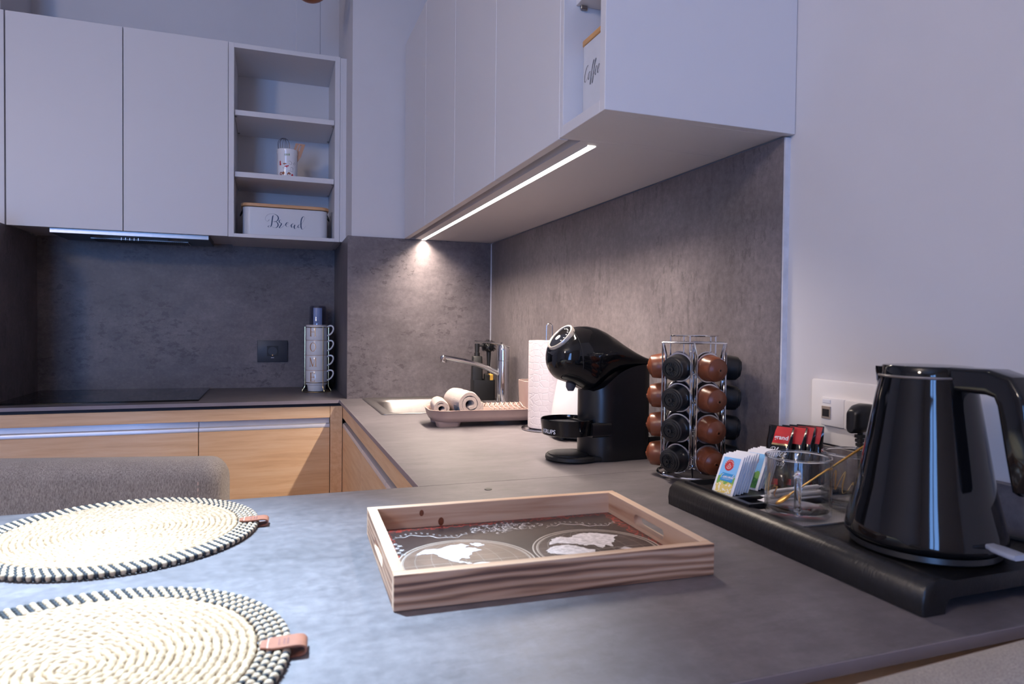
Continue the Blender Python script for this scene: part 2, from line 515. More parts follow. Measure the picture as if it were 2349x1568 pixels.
def wall_window(b):
    b.M = Matrix(((1, 0, 0, 0), (0, 0, 1, 0), (0, 1, 0, 0), (0, 0, 0, 1)))    # plate in x-z, thickness along y
    b.plate([(RX0, -.9), (WX + .2, -.9), (WX + .2, CH), (RX0, CH)],
            [[(WIN[0], WIN[2]), (WIN[1], WIN[2]), (WIN[1], WIN[3]), (WIN[0], WIN[3])]], RY0 - .2, RY0)
struct('wall_window', M['wall'], wall_window)
# boxed-in duct on the wall above the open shelf
struct('trim_1', M['wall'], lambda b: b.box(-.722, -.618, NY + .006, NY + .02, 1.33, CH, .004))
# window behind the camera
win = struct('window_1', M['white_plastic'], lambda b: [b.box(x0, x1, RY0 - .12, RY0 - .05, z0, z1, .004) for x0, x1, z0, z1 in (
    (WIN[0], WIN[0] + .07, WIN[2], WIN[3]), (WIN[1] - .07, WIN[1], WIN[2], WIN[3]), (WIN[0] + .07, WIN[1] - .07, WIN[2], WIN[2] + .07),
    (WIN[0] + .07, WIN[1] - .07, WIN[3] - .07, WIN[3]), ((WIN[0] + WIN[1]) / 2 - .05, (WIN[0] + WIN[1]) / 2 + .05, WIN[2] + .07, WIN[3] - .07))])
for k in range(2):
    xm = (WIN[0] + WIN[1]) / 2
    x0, x1 = ((WIN[0] + .07, xm - .05), (xm + .05, WIN[1] - .07))[k]
    struct('pane', M['pane'], lambda b: b.box(x0, x1, RY0 - .09, RY0 - .085, WIN[2] + .07, WIN[3] - .07), win)

# dark concrete-look panels
struct('trim_2', M['con_h'], lambda b: b.box(NX, PX, NY, NY + .01, 0, .612))
struct('trim_3', M['con_v'], lambda b: b.box(NX - .015, NX, -.03, NY, 0, .602))
struct('trim_4', M['con_v'], lambda b: b.box(PX, PX + .015, .0005, NY, 0, .601))
struct('trim_5', M['con_h'], lambda b: b.box(PX + .0003, 0, 0, .01, 0, .6))
struct('trim_6', M['con_v'], lambda b: b.box(0, WX, -1.6155, 0, 0, .597))
struct('trim_7', M['filler'], lambda b: b.box(.0012, WX, -1.619, -1.6155, .0, .597))
struct('trim_8', M['alu'], lambda b: b.box(-.003, 0, -.003, 0, .001, .598))
struct('trim_9', M['con_h'], lambda b: b.box(0, WX, -2.127, -1.6195, 0, .091, .0008))

# ================================================================== worktops
def grid_slab(b, xs, ys, fill, z0, z1):
    cache = {}
    def V(i, j, t):
        if (i, j, t) not in cache: cache[(i, j, t)] = b.v((xs[i], ys[j], (z0, z1)[t]))
        return cache[(i, j, t)]
    F = lambda i, j: 0 <= i < len(xs) - 1 and 0 <= j < len(ys) - 1 and fill((xs[i] + xs[i + 1]) / 2, (ys[j] + ys[j + 1]) / 2)
    for i in range(len(xs) - 1):
        for j in range(len(ys) - 1):
            if not F(i, j): continue
            b.f([V(i, j, 1), V(i + 1, j, 1), V(i + 1, j + 1, 1), V(i, j + 1, 1)])
            b.f([V(i, j, 0), V(i, j + 1, 0), V(i + 1, j + 1, 0), V(i + 1, j, 0)])
            for di, dj, e in ((-1, 0, ((i, j), (i, j + 1))), (1, 0, ((i + 1, j), (i + 1, j + 1))), (0, -1, ((i, j), (i + 1, j))), (0, 1, ((i, j + 1), (i + 1, j + 1)))):
                if not F(i + di, j + dj):
                    (a, c), (p, q) = e
                    b.f([V(a, c, 0), V(p, q, 0), V(p, q, 1), V(a, c, 1)])
SK = (-.488, -.108, -.480, -.022)          # cut-out for the sink
def in_L(x, y):
    if SK[0] < x < SK[1] and SK[2] < y < SK[3]: return False
    if y > 0: return x < PX
    if y > -.026: return True
    return x > -.583
wt = thing('worktop', 'dark concrete-look worktop running past hob and sink in an L', 'worktop', (-.3, -.7, 0))
ofs = Vector((.3, .7, 0))
def P_(b): b.M = Matrix.Translation(ofs)
def f_(b):
    P_(b); grid_slab(b, [NX, -.583, PX, SK[0], SK[1], 0], [-1.4288, SK[2], -.026, SK[3], 0, NY], in_L, -.012, 0)
part('slab', M['top'], wt, f_)
def f_(b):
    P_(b); b.box(NX, -.583, -.0268, -.026, -.012, -.0002); b.box(-.5838, -.583, -1.4288, -.026, -.012, -.0002)
part('edge_band', M['edge'], wt, f_)
def f_(b):
    P_(b); b.box(NX, -.56, -.004, .0, -.025, -.012); b.box(-.565, -.562, -1.425, -.004, -.027, -.012)
part('shadow_gap', M['gap'], wt, f_)

pn = thing('peninsula', 'long grey stone-look peninsula top carrying placemats and wooden tray', 'table', (-.9, -1.78, 0))
ofs = Vector((.9, 1.78, 0))
def f_(b): P_(b); b.box(-2.0, 0, -2.127, -1.4296, -.012, 0, .0006)
part('slab', M['top'], pn, f_)
def f_(b): P_(b); b.box(-2.0, 0, -2.1278, -2.127, -.0118, -.0004)
part('edge_band', M['edge'], pn, f_)
def f_(b): P_(b); b.box(-1.95, 0, -2.115, -2.097, -.08, -.0122)
part('apron', M['oak_h'], pn, f_)
def f_(b): P_(b); b.box(-1.95, -.58, -1.46, -1.442, -.08, -.0122)
part('apron', M['oak_h'], pn, f_)
for lx in (-1.93, -.02):
    def f_(b): P_(b); b.box(lx - .02, lx + .02, -2.096, -1.461, -.9, -.0122)
    part('leg_panel', M['oak_v'], pn, f_)
def f_(b): P_(b); b.M = Matrix.Translation(ofs + Vector((-.4778, -1.4828, 0))); b.lathe([(.0062, .0001), (.0062, .0009), (.0045, .0012), (0, .0012)], 20)
part('screw_cap', M['black_matt'], pn, f_)

# ================================================================== base cabinets, hob side
rail = MB(); rail.box(NX, -.6152, -.008, .010, -.066, -.0245, .0008)
tag(rail.build('cabinet_rail', M['oak_h']), 'long oak rail between worktop and drawers below the hob', 'rail')
fl = MB(); fl.box(-.6140, -.5712, -.008, .010, -.88, -.0245, .0008)
tag(fl.build('filler_post', M['oak_v']), 'upright oak corner post where the two cabinet runs meet', 'post')
def drawer_unit(x0, x1, label):
    t = thing('drawer_cabinet', label, 'cabinet', ((x0 + x1) / 2, 0, -.88), 0, 'oak drawer cabinets below the hob')
    h = (x1 - x0) / 2
    z = lambda q: q + .88
    part('body', M['oak_v'], t, lambda b: b.box(-h, h, .045, .53, 0, z(-.03)))
    hd = part('handle', M['alu'], t, lambda b: [b.box(-h + .001, h - .001, .012, .018, z(-.0995), z(-.0665)), b.loft([[(x, -.0075, z(-.1015)), (x, -.0085, z(-.097)), (x, -.006, z(-.089)), (x, -.0005, z(-.0865)), (x, .012, z(-.0865)), (x, .012, z(-.1015))] for x in (-h + .001, h - .001)])])
    hd['label'] = 'brushed aluminium grip rail'
    part('drawer_front', M['oak_h'], t, lambda b: b.box(-h + .0012, h - .0012, -.008, .010, z(-.47), z(-.1022), .0008))
    part('drawer_front', M['oak_h'], t, lambda b: b.box(-h + .0012, h - .0012, -.008, .010, z(-.80), z(-.476), .0008))
    part('plinth', M['black_matt'], t, lambda b: b.box(-h, h, .04, .06, -.02, z(-.8)))
    return t
drawer_unit(NX, -1.0527, 'wide oak drawer cabinet under the black hob, behind the grey chair')
drawer_unit(-1.0527, -.6152, 'narrower oak drawer cabinet below the mug tower, next to corner post')
rail = MB(); rail.box(-.570, -.552, -1.42, -.0085, -.0685, -.027, .0008)
tag(rail.build('cabinet_rail', M['oak_v']), 'oak rail under the worktop edge on the sink side', 'rail')
def sink_unit(y0, y1, label):
    t = thing('sink_cabinet', label, 'cabinet', (-.55, (y0 + y1) / 2, -.88), 0, 'oak cabinets below the sink worktop')
    h = (y1 - y0) / 2; z = lambda q: q + .88
    part('body', M['oak_v'], t, lambda b: b.box(.03, .49, -h, h, 0, z(-.22)))
    hd = part('handle', M['alu'], t, lambda b: [b.box(.004, .010, -h + .001, h - .001, z(-.1), z(-.069)), b.loft([[(-.0195, y, z(-.1015)), (-.0205, y, z(-.097)), (-.018, y, z(-.089)), (-.0125, y, z(-.0865)), (.004, y, z(-.0865)), (.004, y, z(-.1015))] for y in (-h + .001, h - .001)])])
    hd['label'] = 'brushed aluminium grip rail'
    part('door', M['oak_v'], t, lambda b: b.box(-.020, -.002, -h + .0012, h - .0012, z(-.80), z(-.1022), .0008))
    part('plinth', M['black_matt'], t, lambda b: b.box(.03, .05, -h, h, -.02, z(-.8)))
sink_unit(-.5555, -.0085, 'oak cabinet under the sink, nearest the corner post')
sink_unit(-.99, -.5555, 'middle oak cabinet of the sink run, left of the peninsula')
sink_unit(-1.42, -.99, 'oak cabinet of the sink run nearest the peninsula')

# ================================================================== wall cabinets above the hob
def hob_unit(x0, x1, label):
    t = thing('wall_cabinet', label, 'cabinet', ((x0 + x1) / 2, .2149, .6), 0, 'white wall cabinets above the hob')
    h = (x1 - x0) / 2
    part('body', M['cab'], t, lambda b: b.box(-h, h, .0205, .3292, .006, .7225))
    part('door', M['cab'], t, lambda b: b.box(-h + .0015, h - .0015, 0, .018, .001, .727, .0008))
    return t
lw = hob_unit(NX, -1.3202, 'leftmost white wall cabinet above the hob')
part('filler_strip', M['cab'], lw, lambda b: b.box(-.1943, -.1799, 0, .035, .001, .727))
hob_unit(-1.3202, -.9716, 'white wall cabinet between leftmost cabinet and open shelf')
# open shelf unit
ox0, ox1 = -.9716, -.5645
t = thing('open_shelf_unit', 'white open shelf unit holding bread box and utensil crock', 'shelf', ((ox0 + ox1) / 2, .2149, .6))
h = (ox1 - ox0) / 2
for sx in (-1, 1):
    part('side_panel', M['cab'], t, lambda b: b.box(min(sx * h, sx * (h - .0195)), max(sx * h, sx * (h - .0195)), 0, .325, .0, .7265, .0006))
part('top_panel', M['cab'], t, lambda b: b.box(-h + .0195, h - .0195, 0, .325, .7085, .7265, .0006))
part('bottom_panel', M['cab'], t, lambda b: b.box(-h + .0195, h - .0195, 0, .325, 0, .0135, .0006))
part('back_panel', M['cab'], t, lambda b: b.box(-h + .0195, h - .0195, .315, .325, .0135, .7085))
for zz in (.2295, .4615):
    sh = part('shelf_board', M['cab'], t, lambda b: b.box(-h + .021, h - .021, .014, .312, zz, zz + .0195, .0006))
    for sx in (-1, 1):
        for yy in (.03, .27):
            part('shelf_pin', M['steel'], sh, lambda b: b.box(sx * (h - .025) - .004, sx * (h - .025) + .004, yy, yy + .009, zz - .0035, zz, .001))

part('filler_strip', M['cab'], t, lambda b: b.box(h + .0008, h + .0092, 0, .29, .001, .723))
part('filler_strip', M['cab'], t, lambda b: b.box(h + .0094, h + .0244, 0, .02, .0016, .723))

# cooker hood under the wall cabinets
t = thing('cooker_hood', 'built-in cooker hood with bright front strip under wall cabinets', 'hood', (-1.29, .236, .585))
part('body', M['black_satin'], t, lambda b: b.box(-.262, .25, 0.012, .235, .001, .021, .001))
part('front_strip', M['steel'], t, lambda b: b.box(-.262, .25, 0, .012, 0, .0205, .0012))
fl_ = part('grease_filter', M['steel'], t, lambda b: b.box(-.16, .17, .105, .205, -.003, .001, .001))
def f_(b):
    for k in range(44): b.box(-.155 + k * .00735, -.151 + k * .00735, .11, .20, -.0042, -.003)
part('filter_slots', M['black_matt'], fl_, f_)
for k in range(5):
    part('push_button', M['chrome'], t, lambda b: (setattr(b, 'M', Matrix.Translation((-.045 + .0138 * k, .03, 0)) @ Matrix.Rotation(PI, 4, 'X')), b.lathe([(.0022, 0), (.0022, .012), (.0012, .0128), (0, .0128)], 12)))
for sx in (-.13, .125):
    part('hood_lamp', M['steel'], t, lambda b: (setattr(b, 'M', Matrix.Translation((sx, .065, .001))), b.lathe([(.02, -.003), (.022, 0)], 24)))

# ================================================================== wall cabinets on the right wall
CX0 = -.347
def right_unit(y0, y1, label):
    t = thing('wall_cabinet', label, 'cabinet', (CX0, (y0 + y1) / 2, .6), 0, 'white wall cabinets above the sink')
    h = (y1 - y0) / 2
    part('body', M['cab'], t, lambda b: [b.box(.0195, -CX0, -h, h, .026, .725), b.box(.041, -CX0, -h, h, 0, .026)])
    part('door', M['cab'], t, lambda b: b.box(0, .018, -h + .0014, h - .0014, -.001, .725, .0008))
right_unit(-.3622, -.003, 'white wall cabinet above the sink, nearest the pillar')
right_unit(-.7387, -.3622, 'second white wall cabinet from the pillar')
right_unit(-1.0982, -.7387, 'third white wall cabinet from the pillar')
right_unit(-1.4592, -1.0982, 'white wall cabinet next to the coffee canister niche')
y0, y1 = -1.6298, -1.4592
t = thing('open_end_shelf', 'white open end shelf with plain side, holding coffee canister', 'shelf', (CX0, (y0 + y1) / 2, .6))
h = (y1 - y0) / 2
part('side_panel', M['cab'], t, lambda b: b.box(0, -CX0 + .011, -h, -h + .0175, 0, .725, .0006))
part('side_panel', M['cab'], t, lambda b: b.box(0, -CX0, h - .0145, h, 0, .725, .0006))
part('bottom_panel', M['cab'], t, lambda b: b.box(0, -CX0, -h + .0175, h - .0145, 0, .0185, .0006))
part('top_panel', M['cab'], t, lambda b: b.box(0, -CX0, -h + .0175, h - .0145, .707, .725, .0006))
part('back_panel', M['cab'], t, lambda b: b.box(-CX0 - .012, -CX0, -h + .0175, h - .0145, .0185, .707))
sh = part('shelf_board', M['cab'], t, lambda b: b.box(.022, -CX0 - .012, -h + .0185, h - .0155, .226, .244, .0006))
for yy in (-h + .022, h - .019):
    for xx in (.035, .28):
        part('shelf_pin', M['steel'], sh, lambda b: (setattr(b, 'M', Matrix.Translation((xx, yy, .2235))), b.box(-.006, .006, -.003, .003, -.004, .0025, .001)))

# light strip in the underside of the wall cabinets
LEDC = (1.0, .835, .69)
t = thing('light_strip', 'bright warm light strip under the right-hand wall cabinets', 'light', (-.273, -.72, .6))
part('profile', M['alu'], t, lambda b: [b.box(-.0095, -.008, -.716, .716, -.0012, -.0001), b.box(.008, .0095, -.716, .716, -.0012, -.0001)])
part('diffuser', emit('strip_diffuser', (1.0, .93, .84, 1), 7.0), t, lambda b: b.box(-.008, .008, -.7165, .7165, -.0012, -.0002))
ld = light('strip_lamp', 'AREA', (-.273, -.72, .5978), E_LED, LEDC, target=(-.273, -.72, 0), shape='RECTANGLE', size=.014, size_y=1.43, spread=math.radians(130))
ld.rotation_euler = (0, 0, 0)
ld.parent = t; ld.location = (0, 0, -.0022)

# ceiling downlights
spot_m = emit('lamp_glow', (1, .97, .92, 1), 12.0)
def downlight(x, y, label, energy, color, target, size, blend=.5, r=.03):
    t = thing('ceiling_spot', label, 'lamp', (x, y, CH), 0, 'ceiling spots')
    part('ring', M['white_plastic'], t, lambda b: b.lathe([(.030, -.001), (.032, -.008), (.043, -.006), (.045, -.0005)], 28, cap=False))
    part('bulb', spot_m, t, lambda b: b.lathe([(.0295, -.003), (0, -.003)], 24))
    l = light('spot_lamp', 'SPOT', (x, y, CH - .02), energy, color, target=target, spot_size=math.radians(size), spot_blend=blend, shadow_soft_size=r)
    return l
downlight(-1.18, -1.28, 'ceiling spot aimed at the two placemats', E_DOWN * 10, (.58, .80, 1.0), (-1.04, -1.84, 0), 36, 1.0, .012)
# globe lamp of the living room, behind the camera
t = thing('globe_lamp', 'warm white glass globe lamp hanging in the room', 'lamp', (-2.5, -2.9, 1.30))
part('globe', emit('globe_glow', (1.0, .82, .68, 1), E_ROOM), t, lambda b: b.ball((0, 0, 0), .15, 32, 18))
part('cord', M['black_matt'], t, lambda b: b.tube([(0, 0, .149), (0, 0, CH - 1.30 - .01)], .004, 8))
part('ceiling_rose', M['white_plastic'], t, lambda b: b.lathe([(0, CH - 1.30 - .025), (.05, CH - 1.30 - .022), (.055, CH - 1.30)], 24))

# copper pendant globe by the pillar
t = thing('pendant_lamp', 'copper globe pendant hanging in front of the open shelf', 'lamp', (-.690, 0, 1.4258))
part('globe', M['copper'], t, lambda b: b.ball((0, 0, .067), .067, 32, 20))
part('cord', M['black_matt'], t, lambda b: b.tube([(0, 0, .13), (0, 0, CH - 1.4258 - .012)], .003, 8))
part('ceiling_rose', M['copper'], t, lambda b: b.lathe([(.0, CH - 1.4258 - .02), (.04, CH - 1.4258 - .018), (.045, CH - 1.4258)], 24))

# ================================================================== hob, sink, tap
t = thing('induction_hob', 'black glass induction hob set into the worktop left of the mug tower', 'hob', (-1.359, .288, 0))
part('glass_plate', M['hob_glass'], t, lambda b: b.loft([[(x, y, z) for x, y in rrect(0, 0, .604 - i, .484 - i, .004, 3)] for z, i in ((.0002, .0), (.004, 0), (.0055, .003))]))
for cx, cy, r in ((-.16, .11, .10), (.16, .11, .075), (-.16, -.11, .075), (.16, -.11, .10)):
    n = 48
    part('zone_mark', M['grey_plastic'], t, lambda b: b.loft([[(cx + q * math.cos(2 * PI * i / n), cy + q * math.sin(2 * PI * i / n), .0056) for i in range(n)] for q in (r, r - .0012)], False, False))

sx, sy = (-.501 - .092) / 2, (-.494 - .008) / 2
t = thing('kitchen_sink', 'stainless steel inset sink in front of the pillar wall', 'sink', (sx, sy, 0))
sw, sd = .409, .486
def f_(b):
    L = []
    for w, d, r, z in ((sw, sd, .012, .0002), (sw, sd, .012, .0022), (sw - .006, sd - .006, .012, .0034), (sw - .02, sd - .02, .012, .0030), (sw - .034, sd - .034, .018, .0012),
                       (sw - .075, sd - .085, .055, -.002), (sw - .088, sd - .10, .06, -.010), (sw - .10, sd - .115, .06, -.10), (sw - .13, sd - .15, .055, -.142), (sw - .2, sd - .24, .05, -.15)):
        L.append([(x, y, z) for x, y in rrect(0, -.0, w, d, r, 6)])
    b.loft(L, cap0=False)
part('basin', M['steel'], t, f_, sharp=60)
part('drain', M['chrome'], t, lambda b: b.lathe([(.045, -.1495), (.045, -.147), (.038, -.1465), (.034, -.149), (0, -.149)], 28))

t = thing('kitchen_tap', 'chrome single lever kitchen tap beside the sink', 'tap', (-.044, -.285, 0), math.radians(-4))
part('base_ring', M['chrome'], t, lambda b: b.lathe([(.0255, .0002), (.0255, .004), (.023, .007)], 32))
part('column', M['chrome'], t, lambda b: b.lathe([(.0225, .004), (.0225, .055), (.0215, .15), (.0215, .151)], 36))
part('cartridge_head', M['chrome'], t, lambda b: b.loft([[(.0222 * math.cos(a) * s + dx, .0222 * math.sin(a) * s, z + .022 * math.cos(a) * tl) for a in [2 * PI * i / 32 for i in range(32)]]
    for z, s, dx, tl in ((.153, 1, 0, 0), (.185, 1.0, 0, .0), (.196, 1.0, .001, -.25), (.204, .8, .002, -.35), (.2085, .35, .002, -.35))]))
def f_(b):
    p = crom([(-.005, 0, .100), (-.06, 0, .127), (-.12, 0, .146), (-.17, 0, .157), (-.212, 0, .165)], 6)
    b.tube(p, [(.0095 - .0015 * i / len(p), .0125 - .002 * i / len(p)) for i in range(len(p))], 14, flat=(0, 0, 1))
sp = part('spout', M['chrome'], t, f_)
part('aerator', M['chrome'], sp, lambda b: (setattr(b, 'M', Matrix.Translation((-.214, 0, .158))), b.lathe([(.0105, -.012), (.0115, -.010), (.0115, .010), (.009, .0125), (0, .0125)], 24)))
def f_(b):
    p = crom([(.018, 0, .2), (-.01, 0, .2085), (-.05, 0, .2155), (-.09, 0, .2185), (-.106, 0, .220)], 6)
    b.tube(p, [(.0045 - .0015 * i / len(p), .017 - .010 * i / len(p)) for i in range(len(p))], 12, flat=(0, 0, 1))
part('lever', M['chrome'], t, f_)

# ================================================================== lettering helpers
GLY = {
 'C': (.52, [[(.46, .78), (.36, .96), (.16, .82), (.04, .45), (.10, .08), (.28, 0), (.52, .2)]]),
 'B': (.62, [[(.02, .55), (-.06, .7), (.1, .98), (.4, .98), (.5, .75), (.3, .53), (.5, .45), (.52, .15), (.3, 0), (.05, .06)], [(.22, .95), (.16, .5), (.1, 0)]]),
 'M': (.86, [[(-.06, .1), (.02, .0), (.1, .5), (.2, .95), (.28, .5), (.36, .08), (.46, .5), (.6, .95), (.62, .4), (.7, 0), (.86, .12)]]),
 'a': (.42, [[(.30, .42), (.16, .48), (.05, .25), (.12, .02), (.26, .16), (.33, .45), (.29, .12), (.34, 0), (.44, .14)]]),
 'c': (.34, [[(.27, .40), (.18, .5), (.05, .28), (.1, .03), (.22, 0), (.36, .14)]]),
 'd': (.44, [[(.30, .42), (.16, .48), (.05, .25), (.12, .02), (.26, .16), (.38, 1.0), (.30, .2), (.36, 0), (.46, .14)]]),
 'e': (.35, [[(0, .14), (.2, .26), (.27, .42), (.17, .5), (.05, .28), (.1, .03), (.22, 0), (.36, .14)]]),
 'f': (.30, [[(0, .14), (.2, .55), (.31, .92), (.24, 1.0), (.16, .75), (.12, .2), (.08, -.32), (.16, -.34), (.19, -.08), (.11, .08), (.32, .16)]]),
 'i': (.24, [[(0, .14), (.12, .48), (.1, .12), (.15, 0), (.25, .14)], [(.13, .66), (.14, .70)]]),
 'k': (.40, [[(0, .14), (.16, .75), (.17, 1.), (.1, .85), (.08, 0)], [(.09, .2), (.26, .46), (.26, .30), (.12, .22), (.28, 0), (.4, .14)]]),
 'l': (.26, [[(0, .14), (.16, .7), (.18, 1.0), (.1, .85), (.09, .15), (.15, 0), (.27, .14)]]),
 'm': (.62, [[(0, .14), (.09, .48), (.07, 0), (.15, .36), (.26, .48), (.25, 0), (.34, .36), (.45, .48), (.45, .1), (.51, 0), (.62, .14)]]),
 'n': (.44, [[(0, .14), (.09, .48), (.07, 0), (.16, .36), (.28, .48), (.28, .1), (.33, 0), (.44, .14)]]),
 'o': (.40, [[(.26, .46), (.12, .44), (.05, .22), (.14, .02), (.28, .1), (.31, .34), (.22, .46), (.42, .40)]]),
 'r': (.36, [[(0, .12), (.13, .52), (.15, .42), (.28, .44), (.2, .14), (.27, 0), (.38, .14)]]),
 's': (.34, [[(0, .12), (.2, .52), (.22, .34), (.27, .12), (.14, 0), (.05, .07)], [(.2, .02), (.36, .14)]]),
 'y': (.40, [[(0, .4), (.06, .48), (.07, .2), (.16, .05), (.28, .48), (.26, 0), (.16, -.34), (.06, -.28), (.4, .14)]]),
 "'": (.16, [[(.1, 1.0), (.07, .8)]]), ' ': (.25, []),
}
def script(b, word, size, mp, wmin, wmax, slant=.25, sub=5):
    tot = sum(GLY[c][0] for c in word); x = -tot / 2
    for c in word:
        adv, strokes = GLY[c]
        for st in strokes:
            b.ribbon([((x + p[0] + slant * p[1]) * size, p[1] * size) for p in st], wmin, wmax, mp, sub)
        x += adv

def serif(b, ch, w, h, mp, tk=.0030, th=.0011):
    """serif capitals from bars; origin at the letter's centre"""
    def quad(p): b.poly(p, mp)
    def bar(x0, x1, y0, y1):
        n = 5
        lo = [(x0 + (x1 - x0) * i / n, y0) for i in range(n + 1)]; hi = [(x0 + (x1 - x0) * i / n, y1) for i in range(n + 1)]
        for i in range(n): b.f([b.v(mp(*q)) for q in (lo[i], lo[i + 1], hi[i + 1], hi[i])])
    if ch == 'H':
        for x in (-w * .34, w * .34):
            bar(x - tk / 2, x + tk / 2, -h / 2, h / 2)
            for y in (-h / 2, h / 2 - th): bar(x - tk, x + tk, y, y + th)
        bar(-w * .34, w * .34, -th / 2, th / 2)
    elif ch == 'O':
        n = 30; A = []; Bq = []
        for i in range(n):
            a = 2 * PI * i / n
            A.append(b.v(mp(w * .48 * math.cos(a), h / 2 * math.sin(a)))); Bq.append(b.v(mp((w * .48 - tk) * math.cos(a), (h / 2 - th) * math.sin(a))))
        for i in range(n): b.f([A[i], A[(i + 1) % n], Bq[(i + 1) % n], Bq[i]])
    elif ch == 'M':
        bar(-w * .42 - th / 2, -w * .42 + th / 2, -h / 2, h / 2); bar(w * .42 - tk / 2, w * .42 + tk / 2, -h / 2, h / 2)
        for x0, x1, t_ in ((-w * .42, 0, tk), (w * .42, 0, th)):
            for i in range(5):
                f0, f1 = i / 5, (i + 1) / 5
                q = lambda f, s: mp(x0 + (x1 - x0) * f + s * t_ / 2, h / 2 - h * f)
                b.f([b.v(q(f0, -1)), b.v(q(f1, -1)), b.v(q(f1, 1)), b.v(q(f0, 1))])
        for x in (-w * .42, w * .42): bar(x - tk, x + tk, -h / 2, -h / 2 + th)
    elif ch == 'E':
        bar(-w * .3 - tk / 2, -w * .3 + tk / 2, -h / 2, h / 2)
        for y, x1 in ((-h / 2, .34), (-th / 2, .24), (h / 2 - th, .32)): bar(-w * .42, w * x1, y, y + th)
        for y in (-h / 2, h / 2 - th * 3.4): bar(w * .32 - th, w * .32, y, y + th * 3.4)
        bar(w * .22 - th, w * .24, -th * 2, th * 2)

def on_cyl(cx, cy, r, z, a0, lift=.0003):
    """maps (arc length, height) to a vertical cylinder; a0 is the azimuth of the centre. Reads left to right from outside."""
    return lambda x, y: (cx + (r + lift) * math.cos(a0 + x / r), cy + (r + lift) * math.sin(a0 + x / r), z + y)

# ================================================================== on the open shelf
t = thing('bread_box', 'white metal bread box with wooden lid lettered in blue script', 'bread box', (-.765, .345, .6135))
bw, bd = .318, .15
part('box', M['white_plastic'], t, lambda b: b.loft([[(x, y, z) for x, y in rrect(0, 0, bw - i, bd - i, .03, 6)] for z, i in ((.0, .006), (.004, 0), (.113, 0), (.113, .004), (.004, .006))], cap1=True))
part('lid', M['bamboo'], t, lambda b: b.loft([[(x, y, z) for x, y in rrect(0, 0, bw + .012 - i, bd + .012 - i, .034, 6)] for z, i in ((.1155, .004), (.1165, 0), (.126, 0), (.1275, .003))]))
for s_ in (-1, 1):
    part('carry_loop', M['black_satin'], t, lambda b: b.tube(crom([(s_ * (bw / 2 + .001), -.02, .108), (s_ * (bw / 2 + .010), -.012, .088), (s_ * (bw / 2 + .010), .012, .088), (s_ * (bw / 2 + .001), .02, .108)], 5), .002, 6))
Bst = [[(750, 630), (738, 655), (705, 668), (675, 645), (668, 605), (690, 550), (740, 510), (800, 498), (870, 505), (930, 545), (948, 600), (925, 650), (880, 676), (845, 680), (858, 668), (900, 675), (935, 712), (941, 760), (915, 800), (880, 815), (830, 798), (790, 782), (750, 768), (728, 785), (742, 806), (778, 798)],
       [(850, 530), (830, 548), (818, 620), (808, 700), (796, 765), (770, 802)],
       [(1005, 668), (1010, 640), (988, 630), (964, 655), (978, 692), (1014, 716), (992, 768), (970, 805), (1000, 816), (1050, 775), (1104, 730), (1150, 722), (1168, 692), (1142, 684), (1108, 728), (1120, 772), (1160, 781), (1226, 738)],
       [(1302, 716), (1262, 708), (1228, 750), (1242, 797), (1280, 775), (1306, 735), (1292, 790), (1310, 826), (1350, 792), (1382, 748)],
       [(1440, 726), (1402, 730), (1372, 770), (1390, 802), (1430, 772), (1462, 700), (1510, 620), (1523, 562), (1496, 542), (1460, 580), (1442, 660), (1440, 740), (1450, 810), (1475, 838), (1510, 812), (1555, 745)]]
def f_(b):
    k = .000172
    mp = lambda x, y: (x, -bd / 2 - .0004, y)
    for st in Bst: b.ribbon([((x - 1110) * k, .062 - (y - .036 * (x - 1110) - 672) * k) for x, y in st], .0007, .0042, mp, 6)
part('lettering', M['ink_blue'], t, f_, smooth=False)

t = thing('utensil_crock', 'white ceramic utensil crock printed with cook and kitchen motifs', 'crock', (-.760, .30, .8490))
cr, ch_ = .0385, .112
part('pot', M['white_ceramic'], t, lambda b: b.lathe([(0, 0), (cr - .003, 0), (cr, .003), (cr, ch_ - .018), (cr + .0015, ch_ - .015), (cr + .0015, ch_), (cr - .001, ch_ + .001), (cr - .003, ch_ - .001), (cr - .004, .006), (0, .006)], 40))
A0 = math.radians(-92)
def f_(b): mp = on_cyl(0, 0, cr, .085, A0); script(b, 'cook', .0135, mp, .0010, .0016, .1)
part('lettering', M['ink_green'], t, f_, smooth=False)
def disc(b, mp, x, y, rx, ry, n=14): b.poly([(x + rx * math.cos(2 * PI * i / n), y + ry * math.sin(2 * PI * i / n)) for i in range(n)], mp)
def f_(b):
    b.poly([(-.009, .044), (-.002, .046), (.003, .046), (.006, .049), (.006, .043), (.001, .042), (-.001, .036), (-.004, .041), (-.010, .040)], on_cyl(0, 0, cr, .0, A0))
part('red_scarf_print', M['ink_red'], t, f_, smooth=False)
for q in ((.020, .010, .004, .005), (-.028, .058, .003, .007), (-.027, .050, .004, .004)):
    part('vegetable_print', M['ink_red'], t, lambda b: disc(b, on_cyl(0, 0, cr, .0, A0), *q), smooth=False)
def f_(b):
    b.poly([(.0, .010), (.012, .010), (.014, .017), (.006, .021), (.001, .016)], on_cyl(0, 0, cr, .0, A0))
part('dish_print', M['ink_brown'], t, f_, smooth=False)
for q in ((-.024, .014, .006, .007), (-.014, .016, .005, .006), (-.009, .052, .007, .003)):
    part('mushroom_print', M['ink_brown'], t, lambda b: disc(b, on_cyl(0, 0, cr, .0, A0), *q), smooth=False)
